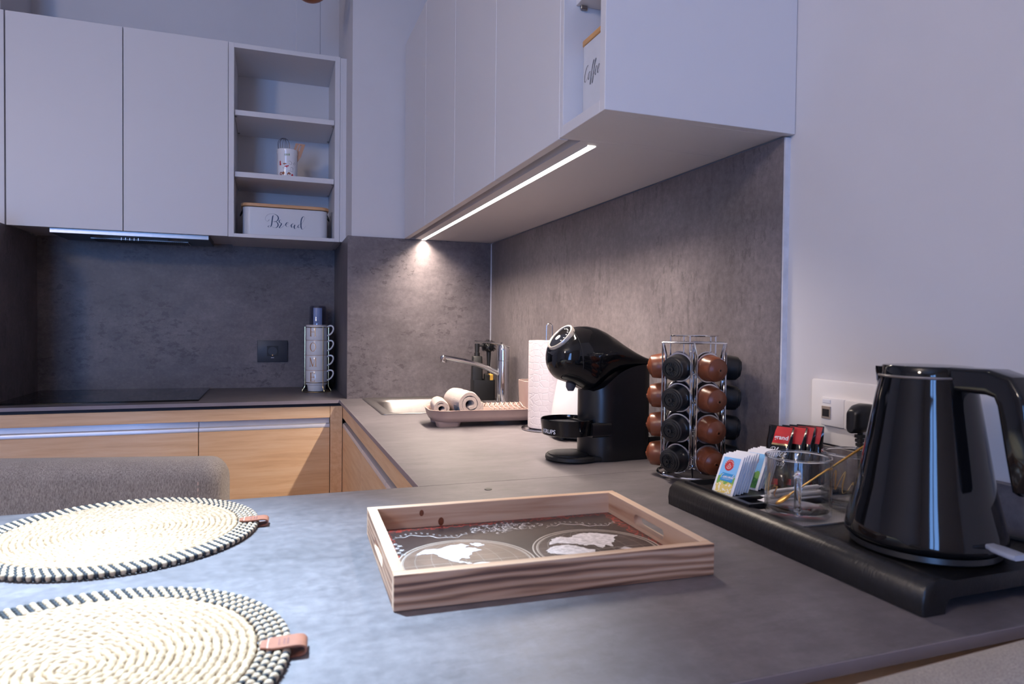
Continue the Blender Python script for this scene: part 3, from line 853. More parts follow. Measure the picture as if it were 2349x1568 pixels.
def f_(b):
    mp = on_cyl(0, 0, cr, .0, A0)
    for st in ([(.004, .060), (.008, .064), (.014, .062), (.018, .056), (.014, .050), (.009, .052), (.006, .058)], [(-.012, .040), (-.016, .036), (-.012, .033)], [(.012, .042), (.018, .040), (.024, .038)],
               [(.014, .024), (.014, .038), (.022, .038), (.022, .024)], [(.028, .050), (.033, .054), (.033, .060), (.028, .060), (.026, .054), (.028, .050)], [(.004, .026), (.014, .025), (.026, .022)], [(-.001, .009), (.008, .0065), (.018, .008)]):
        b.ribbon(st, .0006, .0010, mp, 4)
part('line_print', M['ink_black'], t, f_, smooth=False)

t = thing('whisk', 'balloon whisk standing upside down in the printed crock', 'whisk', (-.773, .30, .856))
def f_(b):
    for k in range(4):
        a = PI * k / 4 + .2
        pts = [(-.006, .0), (-.014, .06), (-.0225, .115), (-.021, .138), (-.011, .150), (0, .153), (.011, .150), (.021, .138), (.0225, .115), (.014, .06), (.006, .0)]
        b.tube(crom([(p[0] * math.cos(a), p[0] * math.sin(a), p[1]) for p in pts], 3), .0008, 5)
part('wires', M['wire_dark'], t, f_)
part('handle', M['steel'], t, lambda b: b.lathe([(0, 0), (.007, 0), (.007, .02), (.004, .03), (0, .03)], 12))
t = thing('wooden_spatula', 'slotted pale wooden spatula leaning in the printed crock', 'spatula', (-.750, .302, .857))
def f_(b):
    b.M = Matrix.Rotation(math.radians(16), 4, 'Y') @ Matrix.Rotation(PI / 2, 4, 'X')
    b.plate([(-.006, 0), (.006, 0), (.008, .06), (.017, .095), (.019, .146), (-.017, .138), (-.016, .095), (-.008, .06)],
            [[(x - .0015, .112), (x + .0015, .112), (x + .0015, .138), (x - .0015, .136)] for x in (-.006, .004)], -.002, .002)
part('blade', M['spoonwood'], t, f_)

# coffee canister in the end niche
t = thing('coffee_canister', 'square white coffee canister with wooden lid in end niche', 'canister', (-.262, -1.539, .619))
part('box', M['white_plastic'], t, lambda b: b.loft([[(x, y, z) for x, y in rrect(0, 0, .112 - i, .112 - i, .012, 4)] for z, i in ((0, .004), (.002, 0), (.130, 0), (.131, .003))]))
part('lid', M['bamboo_y'], t, lambda b: b.loft([[(x, y, z) for x, y in rrect(0, 0, .115 - i, .115 - i, .013, 4)] for z, i in ((.1315, .002), (.1325, 0), (.1395, 0), (.1405, .002))]))
def f_(b):
    mp = lambda x, y: (-.0564, -x + .0145, .068 + y); script(b, 'Coffee', .026, mp, .0007, .0018, .25)
part('lettering', M['ink_black'], t, f_, smooth=False)

# ================================================================== sockets
t = thing('wall_socket', 'graphite wall socket on the blue-grey panel behind the hob', 'socket', (-.8121, NY, .156))
part('plate', M['navy_plastic'], t, lambda b: b.box(-.0615, .0615, -.009, 0, -.046, .047, .002, 2))
ins = part('insert', M['black_satin'], t, lambda b: (setattr(b, 'M', Matrix.Rotation(PI / 2, 4, 'X')), b.plate([(-.0225, -.0205), (.0225, -.0205), (.0225, .0235), (-.0225, .0235)], [circ(.0185, 28, 0, .001)], .0091, .0105)))
part('well', M['navy_plastic'], ins, lambda b: (setattr(b, 'M', Matrix.Translation((0, 0, .001)) @ Matrix.Rotation(PI / 2, 4, 'X')), b.lathe([(.0185, .0104), (.0182, .0093), (0, .0093)], 28)))
for sx_ in (-.0095, .0095):
    part('pin_hole', M['ink_black'], ins, lambda b: (setattr(b, 'M', Matrix.Translation((sx_, 0, .001)) @ Matrix.Rotation(PI / 2, 4, 'X')), b.lathe([(.0028, .0096), (0, .0096)], 14)))
part('earth_clip', M['gold'], ins, lambda b: b.box(-.002, .002, -.0106, -.0092, -.0185, -.014))
part('indicator', M['alu'], t, lambda b: b.box(-.006, .006, -.0094, -.009, -.0285, -.0265))

t = thing('wall_socket', 'white network and power socket plate on the right wall behind kettle', 'socket', (WX, -1.755, .143))
part('plate', M['plate_white'], t, lambda b: b.box(-.010, 0, -.088, .068, -.050, .050, .0025, 2))
def f_(b): b.box(-.0165, -.010, -.0048, .041, -.0205, .0235, .002, 2)
n1 = part('network_module', M['plate_white'], t, f_)
part('jack', plain('jack_metal', srgb(176, 160, 146), .4, .4), n1, lambda b: b.box(-.0178, -.0165, .020, .0378, -.0095, .010, .0004))
part('jack_opening', M['ink_black'], n1, lambda b: b.box(-.0182, -.0178, .0225, .0355, -.006, .0055))
part('label_flap', M['card_white'], n1, lambda b: b.box(-.0172, -.0165, .0205, .0365, .0145, .0205, .0004))
part('power_module', M['plate_white'], t, lambda b: b.box(-.0165, -.010, -.0740, -.0052, -.0215, .0232, .002, 2))
t = thing('power_plug', 'black plug with ribbed cable exit in the white wall socket', 'plug', (WX - .0168, -1.806, .147))
def f_(b):
    L = []
    for x, w, h0, h1 in ((0, .0150, -.018, .018), (-.012, .0155, -.021, .019), (-.024, .0135, -.023, .017), (-.033, .009, -.023, .011), (-.035, .006, -.021, .008)):
        L.append([(x, y, z) for y, z in rrect(0, (h0 + h1) / 2, 2 * w, h1 - h0, min(w, .012) * .9, 5)])
    b.loft(L)
part('housing', M['black_satin'], t, f_)
def f_(b):
    for k in range(5): b.M = Matrix.Translation((-.016 - .0008 * k, -.0008 * k, -.030 - .0058 * k)); b.lathe([(.0075 - .0008 * k, 0), (.0075 - .0008 * k, .004)], 14)
    b.M = Matrix.Identity(4); b.tube([(-.016, 0, -.02), (-.020, -.004, -.056)], .0038, 10)
part('strain_relief', M['black_matt'], t, f_)
part('cable', M['black_matt'], t, lambda b: b.tube(crom([(-.020, -.004, -.055), (-.022, -.012, -.085), (-.018, -.05, -.105), (-.006, -.12, -.108), (.012, -.2, -.1035)], 6), .0031, 8))

# ================================================================== mug tower and grinder by the hob
MX, MY = -.643, .315
rk = thing('mug_rack', 'gold wire rack holding a tower of four letter mugs', 'rack', (MX, MY, 0))
for z, q in ((.0016, .056), (.039, .0455), (.262, .0455)):
    part('hoop', M['gold'], rk, lambda b: b.tube([(q * math.cos(2 * PI * i / 40), q * math.sin(2 * PI * i / 40), z) for i in range(40)], .0015, 6, True))
for a in (-172, -62, -8, 118):
    a = math.radians(a); c, s_ = math.cos(a), math.sin(a)
    part('upright', M['gold'], rk, lambda b: b.tube(crom([(.0565 * c, .0565 * s_, .0022), (.0555 * c, .0555 * s_, .008), (.0472 * c, .0472 * s_, .022), (.0468 * c, .0468 * s_, .05), (.0468 * c, .0468 * s_, .264)], 4), .0014, 6))
HZ = .0605
def mug(k, ch, label):
    t = thing('letter_mug', label, 'mug', (MX, MY, .0035 + HZ * k), 0, 'stacked letter mugs')
    pr = [(0, 0), (.0335, 0), (.0348, .002), (.0368, .0235), (.0418, .0262), (.0425, .0290), (.0425, .0850), (.0418, .0862), (.0405, .0850), (.0400, .0310), (.0345, .0270), (.0325, .004), (0, .004)]
    part('cup', M['white_ceramic'], t, lambda b: b.lathe(pr, 44))
    a = math.radians(-14)
    hp = crom([(.0415, 0, .0780), (.052, 0, .0835), (.062, 0, .0815), (.0665, 0, .073), (.0645, 0, .062), (.057, 0, .051), (.047, 0, .0445), (.0415, 0, .0420)], 5)
    part('handle', M['white_ceramic'], t, lambda b: (setattr(b, 'M', Matrix.Rotation(a, 4, 'Z')), b.tube(hp, (.0032), 10)))
    def f_(b): serif(b, ch, .027, .036, on_cyl(0, 0, .0425, .0580, math.radians(-114), .0004), .0042, .0018)
    part('letter', M['rosegold'], t, f_, smooth=False)
    part('rim_band', M['rosegold'], t, lambda b: b.lathe([(.04255, .0835), (.0428, .0835), (.0428, .0849), (.04255, .0849)], 44, cap=False))
for k, (ch, lb) in enumerate((('E', 'white mug lettered E, bottom of the mug tower'), ('M', 'white mug lettered M, second from bottom of the tower'), ('O', 'white mug lettered O, second from top of the tower'), ('H', 'white mug lettered H, top of the mug tower'))): mug(k, ch, lb)

t = thing('blender_grinder', 'small appliance with smoky clear cup and black base behind mug tower', 'grinder', (-.631, .445, 0))
part('base', M['black_satin'], t, lambda b: b.lathe([(0, .0005), (.062, .0005), (.062, .006), (.052, .03), (.047, .06), (.045, .18), (.040, .20), (0, .20)], 32))
part('cup', M['smoke'], t, lambda b: b.lathe([(.037, .201), (.0365, .24), (.0345, .345), (.031, .3525), (0, .3535), (0, .3505), (.029, .3495), (.032, .343), (.034, .24), (.0345, .201)], 32))
def f_(b):
    b.loft([[(.0275 * math.cos(a), .0275 * math.sin(a), z) for a in [math.radians(-135 + 80 * i / 12) for i in range(13)]] for z in (.205, .343)], False, False, False)
lb_ = part('paper_label', plain('pale_blue_label', srgb(206, 226, 250), .6), t, f_)
def f_(b):
    mp = on_cyl(0, 0, .0275, .287, math.radians(-95), .0006)
    for k, w in enumerate((.012, .007)): b.ribbon([(-w / 2, -k * .004), (w / 2, -k * .004)], .0012, .0012, mp, 3)
part('label_print', M['ink_blue'], lb_, f_, smooth=False)

# ================================================================== sink corner: caddy, dish rack, towels
CXY = (-.073, -.135)
t = thing('sink_caddy', 'black sink caddy in the corner behind the tap', 'caddy', (CXY[0], CXY[1], 0), math.radians(-8))
def f_(b):
    o = rrect(0, 0, .085, .075, .008, 3)
    b.loft([[(x * s_, y * s_, z) for x, y in o] for s_, z in ((.97, .0005), (1, .004), (.98, .0745), (.93, .0745), (.94, .010))])
part('tray', M['black_matt'], t, f_)
t2 = thing('soap_dispenser', 'black square soap dispenser with pump in the sink caddy', 'dispenser', (-.094, -.128, .0108), math.radians(-8))
part('bottle', M['black_matt'], t2, lambda b: b.loft([[(x, y, z) for x, y in rrect(0, 0, w, w, .006, 3)] for z, w in ((0, .042), (.1, .040), (.148, .036), (.151, .032))]))
part('collar', M['black_matt'], t2, lambda b: b.lathe([(0, .151), (.0105, .151), (.0105, .163), (.008, .164), (.008, .170), (0, .170)], 20))
part('pump_head', M['black_matt'], t2, lambda b: [b.lathe([(0, .170), (.0085, .170), (.0092, .19), (.0092, .197), (0, .198)], 20), b.box(0, .026, -.006, .006, .186, .195, .002)])
t2 = thing('sponge', 'yellow and black scouring sponge standing in sink caddy', 'sponge', (-.054, -.140, .0110), math.radians(-8))
part('foam', M['sponge_y'], t2, lambda b: b.box(.003, .016, -.028, .026, 0, .084, .002))
part('scourer', M['sponge_b'], t2, lambda b: b.box(-.0125, .0028, -.028, .026, 0, .084, .002))
t2 = thing('dish_brush', 'black round dish brush standing behind the tap', 'brush', (-.044, -.115, .0108))
part('handle', M['black_matt'], t2, lambda b: [b.lathe([(0, 0), (.006, 0), (.005, .08), (.009, .165), (0, .170)], 12), b.ball((0, 0, .183), .019, 14, 10)])
def f_(b):
    rnd = random.Random(3)
    for i in range(260):
        u, v_ = rnd.uniform(-.55, 1), rnd.uniform(0, 2 * PI)
        d = Vector((math.sqrt(1 - u * u) * math.cos(v_), math.sqrt(1 - u * u) * math.sin(v_), u))
        c0 = Vector((0, 0, .183))
        b.tube([c0 + d * .008, c0 + d * rnd.uniform(.026, .031)], [.0013, .0009], 4)
bh = part('bristles', M['black_matt'], t2, f_)
bh['kind'] = 'stuff'

# dish rack
t = thing('dish_rack', 'taupe plastic dish drainer with wire plate holder by the sink', 'dish rack', (-.232, -.735, 0), math.radians(-3.5))
RW, RD = .365, .165
def f_(b):
    L = []
    for z, i, r in ((.014, .03, .035), (.016, .02, .04), (.028, .008, .042), (.044, .0, .045), (.0465, -.006, .048), (.047, .0, .045), (.0445, .008, .042), (.022, .02, .04), (.0205, .05, .03)):
        L.append([(x, y, z) for x, y in rrect(0, 0, RW - i, RD - i, r, 7)])
    b.loft(L)
part('tray', M['taupe'], t, f_, sharp=50)
for sx_ in (-1, 1):
    for sy_ in (-1, 1):
        part('foot', M['taupe'], t, lambda b: b.loft([[(x, y, z) for x, y in rrect(sx_ * (RW / 2 - .05), sy_ * (RD / 2 - .035), .07 * s_, .036 * s_, .015 * s_, 4)] for z, s_ in ((.0005, .86), (.002, .9), (.0155, 1.0))]))
for y in (-.06, .062):
    part('wire_rail', M['taupe'], t, lambda b: b.tube([(-.012, y, .040), (.165, y, .040)], .0016, 6))
for k in range(11):
    x = -.006 + .0142 * k
    part('wire_loop', M['taupe'], t, lambda b: b.tube(crom([(x, -.062, .040), (x + .001, -.060, .050), (x + .004, -.04, .042), (x + .006, -.01, .040), (x + .006, .02, .042), (x + .003, .045, .052), (x, .062, .040)], 4), .0014, 6))
t2 = thing('cutlery_cup', 'taupe cutlery holder standing at the end of dish drainer', 'holder', (-.095, -.705, .0215), math.radians(-3.5))
part('cup', M['taupe'], t2, lambda b: b.loft([[(x, y, z) for x, y in rrect(0, 0, .072 * s_, .085 * s_, .016, 5)] for z, s_ in ((0, .9), (.094, 1), (.095, .97), (.0945, .93), (.004, .84))]))

def towel(name, label, loc, rz, r, ln, turns, loose):
    """rolled towel: a thick spiral sheet along y"""
    t = thing(name, label, 'towel', loc, rz, 'rolled towels on the dish rack')
    th = r / (turns + .55)
    n = int(turns * 26); mid = []
    rnd = random.Random(int(r * 1e4))
    for i in range(n + 1):
        a = -PI / 2 - .5 + 2 * PI * turns * i / n
        q = th * .62 + (r - th * 1.05) * (i / n) ** .9
        q *= 1 + loose * math.sin(a * 2.3 + 1)
        mid.append((q * math.cos(a), q * math.sin(a)))
    lo = min(p[1] for p in mid)
    def f_(b):
        rows = []
        ny = 9
        for j in range(ny + 1):
            fy = j / ny; e = min(fy, 1 - fy)
            round_ = 1 - .35 * max(0, 1 - e / .10) ** 2
            row = []
            outer, inner = [], []
            for i, (x, z) in enumerate(mid):
                a = mid[max(i - 1, 0)]; c = mid[min(i + 1, len(mid) - 1)]
                d = Vector((c[0] - a[0], c[1] - a[1])).normalized(); nn = Vector((d.y, -d.x))
                wv = th * .5 * round_ * .93
                jit = th * .05 * math.sin(i * 1.1 + j * 2.1)
                cap = min(1, .35 + min(i, len(mid) - 1 - i) * .35)
                outer.append((x + nn.x * (wv * cap + jit), (fy - .5) * ln, z - lo + th * .48 + nn.y * (wv * cap + jit)))
                inner.append((x - nn.x * wv * cap, (fy - .5) * ln, z - lo + th * .48 - nn.y * wv * cap))
            rows.append(outer + inner[::-1])
        b.loft(rows)
    o = part('terry_roll', M['towel'], t, f_, sharp=70)
    return t, r, lo, th
tw = towel('rolled_towel', 'larger rolled beige towel on the right in the dish rack', (-.316, -.735, .0225), math.radians(3), .0410, .14, 2.35, .03)
def f_(b):
    r = tw[1] + .0006
    L = []
    for i in range(9):
        a = math.radians(150 + 80 * i / 8)
        L.append([(r * math.cos(a), y, r * math.sin(a) - tw[2] + tw[3] * .48) for y in (-.060, -.028)])
part('print_motif', M['ink_blue'], tw[0], lambda b: b.loft([[(-.0400 * math.cos(a) - .001, y, .038 + .0400 * math.sin(a)) for y in (-.071, -.046)] for a in [math.radians(-30 + 6 * i) for i in range(6)]], False, False, False))
towel('rolled_towel', 'smaller rolled beige towel on the left in the dish rack', (-.377, -.722, .0225), math.radians(-8), .0255, .12, 2.1, .06)

# ================================================================== kitchen roll, white appliance
t = thing('kitchen_roll_holder', 'chrome wire kitchen roll holder with loop top', 'holder', (-.121, -.888, 0))
part('base_ring', M['chrome'], t, lambda b: b.tube([(.07 * math.cos(2 * PI * i / 40), .07 * math.sin(2 * PI * i / 40), .003) for i in range(40)], .0026, 8, True))
part('cross_bar', M['chrome'], t, lambda b: b.tube([(-.07, 0, .003), (.07, 0, .003)], .0022, 8))
part('stem', M['chrome'], t, lambda b: b.tube(crom([(-.0085, 0, .005), (-.0085, 0, .1), (-.0085, 0, .262), (-.0062, 0, .276), (0, 0, .282), (.0062, 0, .276), (.0085, 0, .262), (.0085, 0, .1), (.0085, 0, .005)], 5), .0016, 8))
t = thing('kitchen_roll', 'white embossed kitchen paper roll on chrome holder', 'kitchen roll', (-.121, -.888, .006))
part('paper', M['paper'], t, lambda b: b.lathe([(.02, 0), (.0535, 0), (.055, .002), (.055, .228), (.0535, .230), (.02, .230), (.0195, .228), (.0195, .002)], 56, cap=False))

t = thing('white_kettle', 'white tapered appliance on dark grey switch base behind coffee machine', 'kettle', (-.1005, -1.035, 0))
part('base', M['grey_plastic'], t, lambda b: b.lathe([(0, .006), (.066, .006), (.072, .012), (.0765, .026), (.0765, .034), (0, .034)], 40))
for a in (0, 90, 180, 270):
    part('foot', M['black_matt'], t, lambda b: b.lathe([(0, .0003), (.009, .0003), (.009, .007), (0, .007)], 14, c=(.056 * math.cos(math.radians(a + 20)), .056 * math.sin(math.radians(a + 20)))))
part('body', M['white_plastic'], t, lambda b: b.lathe([(0, .0345), (.0705, .0345), (.0705, .045), (.067, .075), (.057, .13), (.050, .165), (.046, .178), (.02, .184), (0, .184)], 44))
def f_(b):
    b.M = Matrix.Rotation(math.radians(-148), 4, 'Z'); b.box(.071, .083, -.016, .016, .014, .029, .003, 2)
sw_ = part('switch', M['black_satin'], t, f_)
part('switch_print', M['ink_white'], t, lambda b: b.text('OFF', .0075, on_cyl(0, 0, .0752, .016, math.radians(-118), .0012)), smooth=False)

# ================================================================== coffee machine
GX, GY = -.188, -1.288
t = thing('coffee_machine', 'black rounded capsule coffee machine with silver control ring', 'coffee machine', (GX, GY, 0), math.radians(5))
def lerp(tab, x):
    if x <= tab[0][0]: return tab[0][1]
    for (a, p), (c, q) in zip(tab, tab[1:]):
        if x <= c:
            f = (x - a) / (c - a); return p + (q - p) * f
    return tab[-1][1]
TOP = [(-.104, .214), (-.100, .234), (-.092, .250), (-.08, .2605), (-.062, .2685), (-.04, .2735), (-.02, .2742), (-.002, .2715), (.015, .2645), (.035, .252), (.055, .2375), (.075, .2245), (.095, .2135), (.112, .2075), (.122, .2062)]
BOT = [(-.104, .198), (-.100, .184), (-.092, .172), (-.086, .1665), (-.075, .1625), (-.055, .156), (-.035, .145), (-.02, .1385), (-.002, .1475), (.015, .164), (.035, .178), (.055, .186), (.075, .1905), (.095, .1925), (.122, .1928)]
WID = [(-.104, .010), (-.101, .024), (-.094, .037), (-.08, .0475), (-.06, .0535), (-.035, .0555), (-.01, .0550), (.015, .0530), (.05, .0510), (.09, .0502), (.122, .0500)]
EXP = [(-.1, 2.0), (0, 2.1), (.04, 2.5), (.08, 3.2), (.12, 4.5)]
def sect(x, n=36, dz=0, ins=0):
    zt, zb, w, e = lerp(TOP, x) - ins, lerp(BOT, x) + ins, lerp(WID, x) - ins, lerp(EXP, x)
    zc, hz = (zt + zb) / 2, (zt - zb) / 2
    out = []
    for i in range(n):
        a = 2 * PI * i / n; c, s_ = math.cos(a), math.sin(a)
        out.append((x, w * math.copysign(abs(c) ** (2 / e), c), zc + hz * math.copysign(abs(s_) ** (2 / e), s_)))
    return out
xs_ = [-.104 + .226 * (i / 44) for i in range(45)]
xs_[1:1] = [-.1035, -.1025]
CN, CNn = Vector((-.0775, 0, .2490)), Vector((-math.sin(math.radians(47)), 0, math.cos(math.radians(47))))
def cut(p):                                # the control face cuts the head off flat
    p = Vector(p); d = (p - CN).dot(CNn)
    return p - CNn * d if d > 0 else p
part('head', M['black_gloss'], t, lambda b: b.loft([[cut(p) for p in sect(x)] for x in sorted(xs_)]), sharp=60)
def f_(b):
    s0 = sect(-.058); b.tube([(-.058 - .14 * (p[2] - .2125) , p[1] * 1.004, .2125 + (p[2] - .2125) * 1.004) for p in s0], .0007, 5, True)
part('head_seam', M['black_matt'], t, f_)
# tilted control ring
RM = Matrix.Translation(CN) @ Matrix.Rotation(math.radians(-47), 4, 'Y') @ Matrix.Rotation(PI / 2, 4, 'Z')
def f_(b): b.M = RM; b.lathe([(.0280, -.010), (.0315, -.008), (.0320, -.001), (.0320, .0045), (.0312, .0062), (.0285, .0064), (.0272, .0045)], 48, cap=False)
cr_ = part('control_ring', plain('satin_silver_ring', srgb(206, 200, 194), .3, .7), t, f_)
def f_(b): b.M = RM; b.lathe([(.0276, .0044), (.0, .0052)], 40)
cp = part('control_face', M['black_gloss'], t, f_)
def f_(b):
    b.M = RM
    for k in range(7):
        a = math.radians(150 + 22 * k)
        x, y = .021 * math.cos(a), .021 * math.sin(a)
        b.box(x - .0022, x + .0022, y - .0007, y + .0007, .0054, .0058)
    b.lathe([(.0062, .0054), (.0062, .0062), (0, .0064)], 20, c=(.004, .003))
part('control_marks', M['ink_white'], cp, f_)
part('outlet', M['grey_plastic'], t, lambda b: b.lathe([(0, .142), (.006, .142), (.010, .150), (.010, .165), (0, .165)], 18, c=(-.055, 0)))
# column: rounded front, flat sides, top cut to follow the head
def plan(n=14):
    pts = []
    for i in range(n + 1):
        a = PI / 2 + PI * i / n
        pts.append((.016 + .046 * math.cos(a), .050 * math.sin(a)))
    pts = [(-.030 + (p[0] + .030) * 1.0, p[1]) for p in pts]
    xs = [.03, .045, .06, .075, .09, .102]
    return pts + [(x, -.050) for x in xs] + [(.108, -.044), (.108, .044)] + [(x, .050) for x in xs[::-1]]
def f_(b):
    pl = plan()
    zt = lambda x: lerp(BOT, x) + .004
    L = [[(x * .99, y * .99, .0008) for x, y in pl], [(x, y, .003) for x, y in pl]]
    for k in range(1, 9):
        L.append([(x, y, .003 + (zt(x) - .003) * k / 8) for x, y in pl])
    b.loft(L)
part('column', M['black_satin'], t, f_, sharp=50)
def f_(b):
    b.box(.1085, .137, -.043, .043, .046, .1905, .004, 2)
tk_ = part('water_tank', M['tank'], t, f_)
part('tank_base', M['black_satin'], t, lambda b: b.box(.1085, .139, -.045, .045, .0008, .0455, .003, 2))
part('tank_lid', M['black_satin'], t, lambda b: b.box(.120, .142, -.046, .046, .191, .2045, .004, 2))
def f_(b):
    b.lathe([(0, .0008), (.0525, .0008), (.0555, .004), (.0550, .010), (.0510, .0130), (.0500, .0118), (0, .0118)], 48, c=(-.046, .006))
    b.box(-.03, .02, -.044, .046, .0008, .0118, .004, 2)
ft = part('foot_disc', M['black_matt'], t, f_)
part('foot_pad', M['black_matt'], ft, lambda b: b.lathe([(.0415, .0115), (.0415, .0150), (.0400, .0158), (0, .0158)], 44, c=(-.056, .004)))
DC = (-.060, .002)
def f_(b):
    b.lathe([(0, .0535), (.048, .0535), (.0520, .0555), (.0540, .072), (.0552, .0855), (.0545, .0865), (.0535, .0855), (.0525, .073), (0, .073)], 48, c=DC)
dt = part('drip_tray', M['black_gloss'], t, f_)
part('drip_grid', plain('mesh_grid', srgb(70, 72, 78), .35, .6, var=.6, scale=400), dt, lambda b: b.lathe([(.0515, .0745), (.0515, .0765), (0, .0770)], 44, c=DC))
part('tray_arm', M['black_satin'], t, lambda b: b.loft([[(x, y * w, z) for y, z in rrect(0, .0655, .1, .029, .006, 4)] for x, w in ((-.032, 1.04), (-.010, 1.045), (.012, 1.04))]))
part('brand_print', M['ink_white'], dt, lambda b: b.text('KRUPS', .0115, on_cyl(DC[0], DC[1], .0535, .060, math.radians(-163), .0012), .0002), smooth=False)
part('power_cord', M['black_satin'], t, lambda b: b.tube(crom([(.139, -.03, .13), (.150, -.05, .124), (.156, -.075, .108), (.150, -.085, .06), (.14, -.07, .006), (.15, -.02, .004)], 6), .0036, 8))

# ================================================================== capsule carousel
SX, SY = -.0895, -1.4965
FA = [math.radians(-154.2 + 60 * k) for k in range(6)]     # six columns round the pole
t = thing('capsule_carousel', 'chrome wire carousel filled with coffee capsules', 'capsule holder', (SX, SY, 0))
part('base_ring', M['chrome'], t, lambda b: b.tube([(.062 * math.cos(2 * PI * i / 44), .062 * math.sin(2 * PI * i / 44), .0075) for i in range(44)], .0026, 8, True))
for k in range(3):
    a = FA[2 * k] - PI / 6
    part('ball_foot', M['chrome'], t, lambda b: b.ball((.056 * math.cos(a), .056 * math.sin(a), .0062), .0060, 14, 9))
part('pole', M['chrome'], t, lambda b: b.tube([(0, 0, .007), (0, 0, .247)], .0018, 8))
for a in (FA[0] - PI / 6, FA[1] - PI / 6, FA[2] - PI / 6):
    part('base_spoke', M['chrome'], t, lambda b: b.tube([(.062 * math.cos(a), .062 * math.sin(a), .0075), (0, 0, .014), (-.062 * math.cos(a), -.062 * math.sin(a), .0075)], .0018, 8))
AP, hs = .0550, .0317                   # apothem and half side of the hexagonal frame
def corner(k, r=AP / math.cos(PI / 6)): a = FA[k] + PI / 6; return Vector((r * math.cos(a), r * math.sin(a), 0))
part('top_frame', M['chrome'], t, lambda b: b.tube([corner(k) + Vector((0, 0, .246)) for k in range(6)], .0016, 8, True))
for k in range(6):
    n = Vector((math.cos(FA[k]), math.sin(FA[k]), 0)); s_ = Vector((-n.y, n.x, 0)); hw = .0255
    def P3(u, z, d=AP): return n * d + s_ * u + Vector((0, 0, z))
    pts = [P3(hs, .2455), P3(hw, .221)] + [P3(hw, .221 - .181 * i / 4) for i in range(1, 5)]
    pts += [P3(hw * math.cos(a), .040 - hw * math.sin(a)) for a in [PI * i / 10 for i in range(1, 10)]]
    pts += [P3(-hw, .040 + .181 * i / 4) for i in range(0, 5)] + [P3(-hs, .2455)]
    part('side_loop', M['chrome'], t, lambda b: b.tube(pts, .0015, 8))
for z in (.033, .084, .136, .188):
    part('inner_ring', M['chrome'], t, lambda b: b.tube([Vector((.0125 * math.cos(2 * PI * i / 24), .0125 * math.sin(2 * PI * i / 24), z)) for i in range(24)], .0011, 6, True))
part('top_ring', M['chrome'], t, lambda b: b.tube([(.042 * math.cos(2 * PI * i / 44), .042 * math.sin(2 * PI * i / 44), .2585) for i in range(44)], .0015, 8, True))
for a in [FA[0] + .35 + k * 2 * PI / 5 for k in range(5)]:
    part('top_post', M['chrome'], t, lambda b: b.tube([(.042 * math.cos(a), .042 * math.sin(a), z) for z in (.2585, .222)], .0013, 6))

YM = Matrix.Rotation(PI / 2, 4, 'Y')
def capsule(black):
    t = thing('coffee_capsule', 'coffee capsule', 'capsule', (0, 0, 0), 0, 'coffee capsules in the carousel')
    if black:
        pr = [(.0240, .0012), (.0232, .0025), (.0222, .014), (.0216, .0225), (.0205, .026), (.0180, .0268), (.0176, .0290), (.0150, .0296), (.0146, .0315), (.0118, .0318), (.0112, .0300), (.0045, .0296), (.0042, .0335), (.0022, .0338), (.0018, .031), (0, .031)]
        part('body', M['black_cap'], t, lambda b: (setattr(b, 'M', YM), b.lathe(pr, 36)))
        def f_(b):
            for k in range(16):
                b.M = YM @ Matrix.Rotation(2 * PI * k / 16, 4, 'Z'); b.box(.0048, .0108, -.0004, .0004, .0296, .0312)
        part('outlet_ribs', M['black_cap'], t, f_)
    else:
        pr = [(.0240, .0012), (.0234, .0025), (.0226, .014), (.0212, .0235), (.0198, .0262), (.0182, .0268), (.0172, .0272), (.0135, .0300), (.0080, .0322), (.0042, .0330), (.0036, .0342), (.0020, .0342), (.0016, .031), (0, .031)]
        part('body', M['brown_cap'], t, lambda b: (setattr(b, 'M', YM), b.lathe(pr, 36)))
        part('outlet_hole', M['ink_black'], t, lambda b: (setattr(b, 'M', YM), b.lathe([(.0017, .0343), (0, .0343)], 12)))
    part('rim', M['silver_rim'] if black else M['silver_rim'], t, lambda b: (setattr(b, 'M', YM), b.lathe([(.0238, -.0004), (.0262, -.0004), (.0266, .0003), (.0262, .0011), (.0240, .0013)], 36, cap=False)))
    part('foil_lid', M['foil'], t, lambda b: (setattr(b, 'M', YM), b.lathe([(.0242, -.0006), (0, -.0008)], 30)))
    return t
protos = {True: capsule(True), False: capsule(False)}
first = {True: True, False: True}
SIDES = [(0, True, 'in the left front column'), (1, False, 'in the right front column'), (2, True, 'in the far right column'), (3, False, 'in the rear column next to the wall'), (4, True, 'in the rear column behind the pole'), (5, False, 'in the far left column')]
LV = ['bottom', 'second from bottom', 'second from top', 'top']
for k, blk, ph in SIDES:
    for j, z in enumerate((.0405, .0945, .1485, .2025)):
        n = Vector((math.cos(FA[k]), math.sin(FA[k]), 0)) * .0500
        lab = '%s coffee capsule, %s %s' % ('black' if blk else 'brown', LV[j], ph)
        rot = (0, math.radians(5), FA[k] + math.radians((-3, 2, 3, 4)[j]))
        if first[blk]:
            o = protos[blk]; first[blk] = False
            o.location = (SX + n.x, SY + n.y, z + ZC); o.rotation_euler = rot; o['label'] = lab
        else: dup(protos[blk], (SX + n.x, SY + n.y, z), rot, lab)

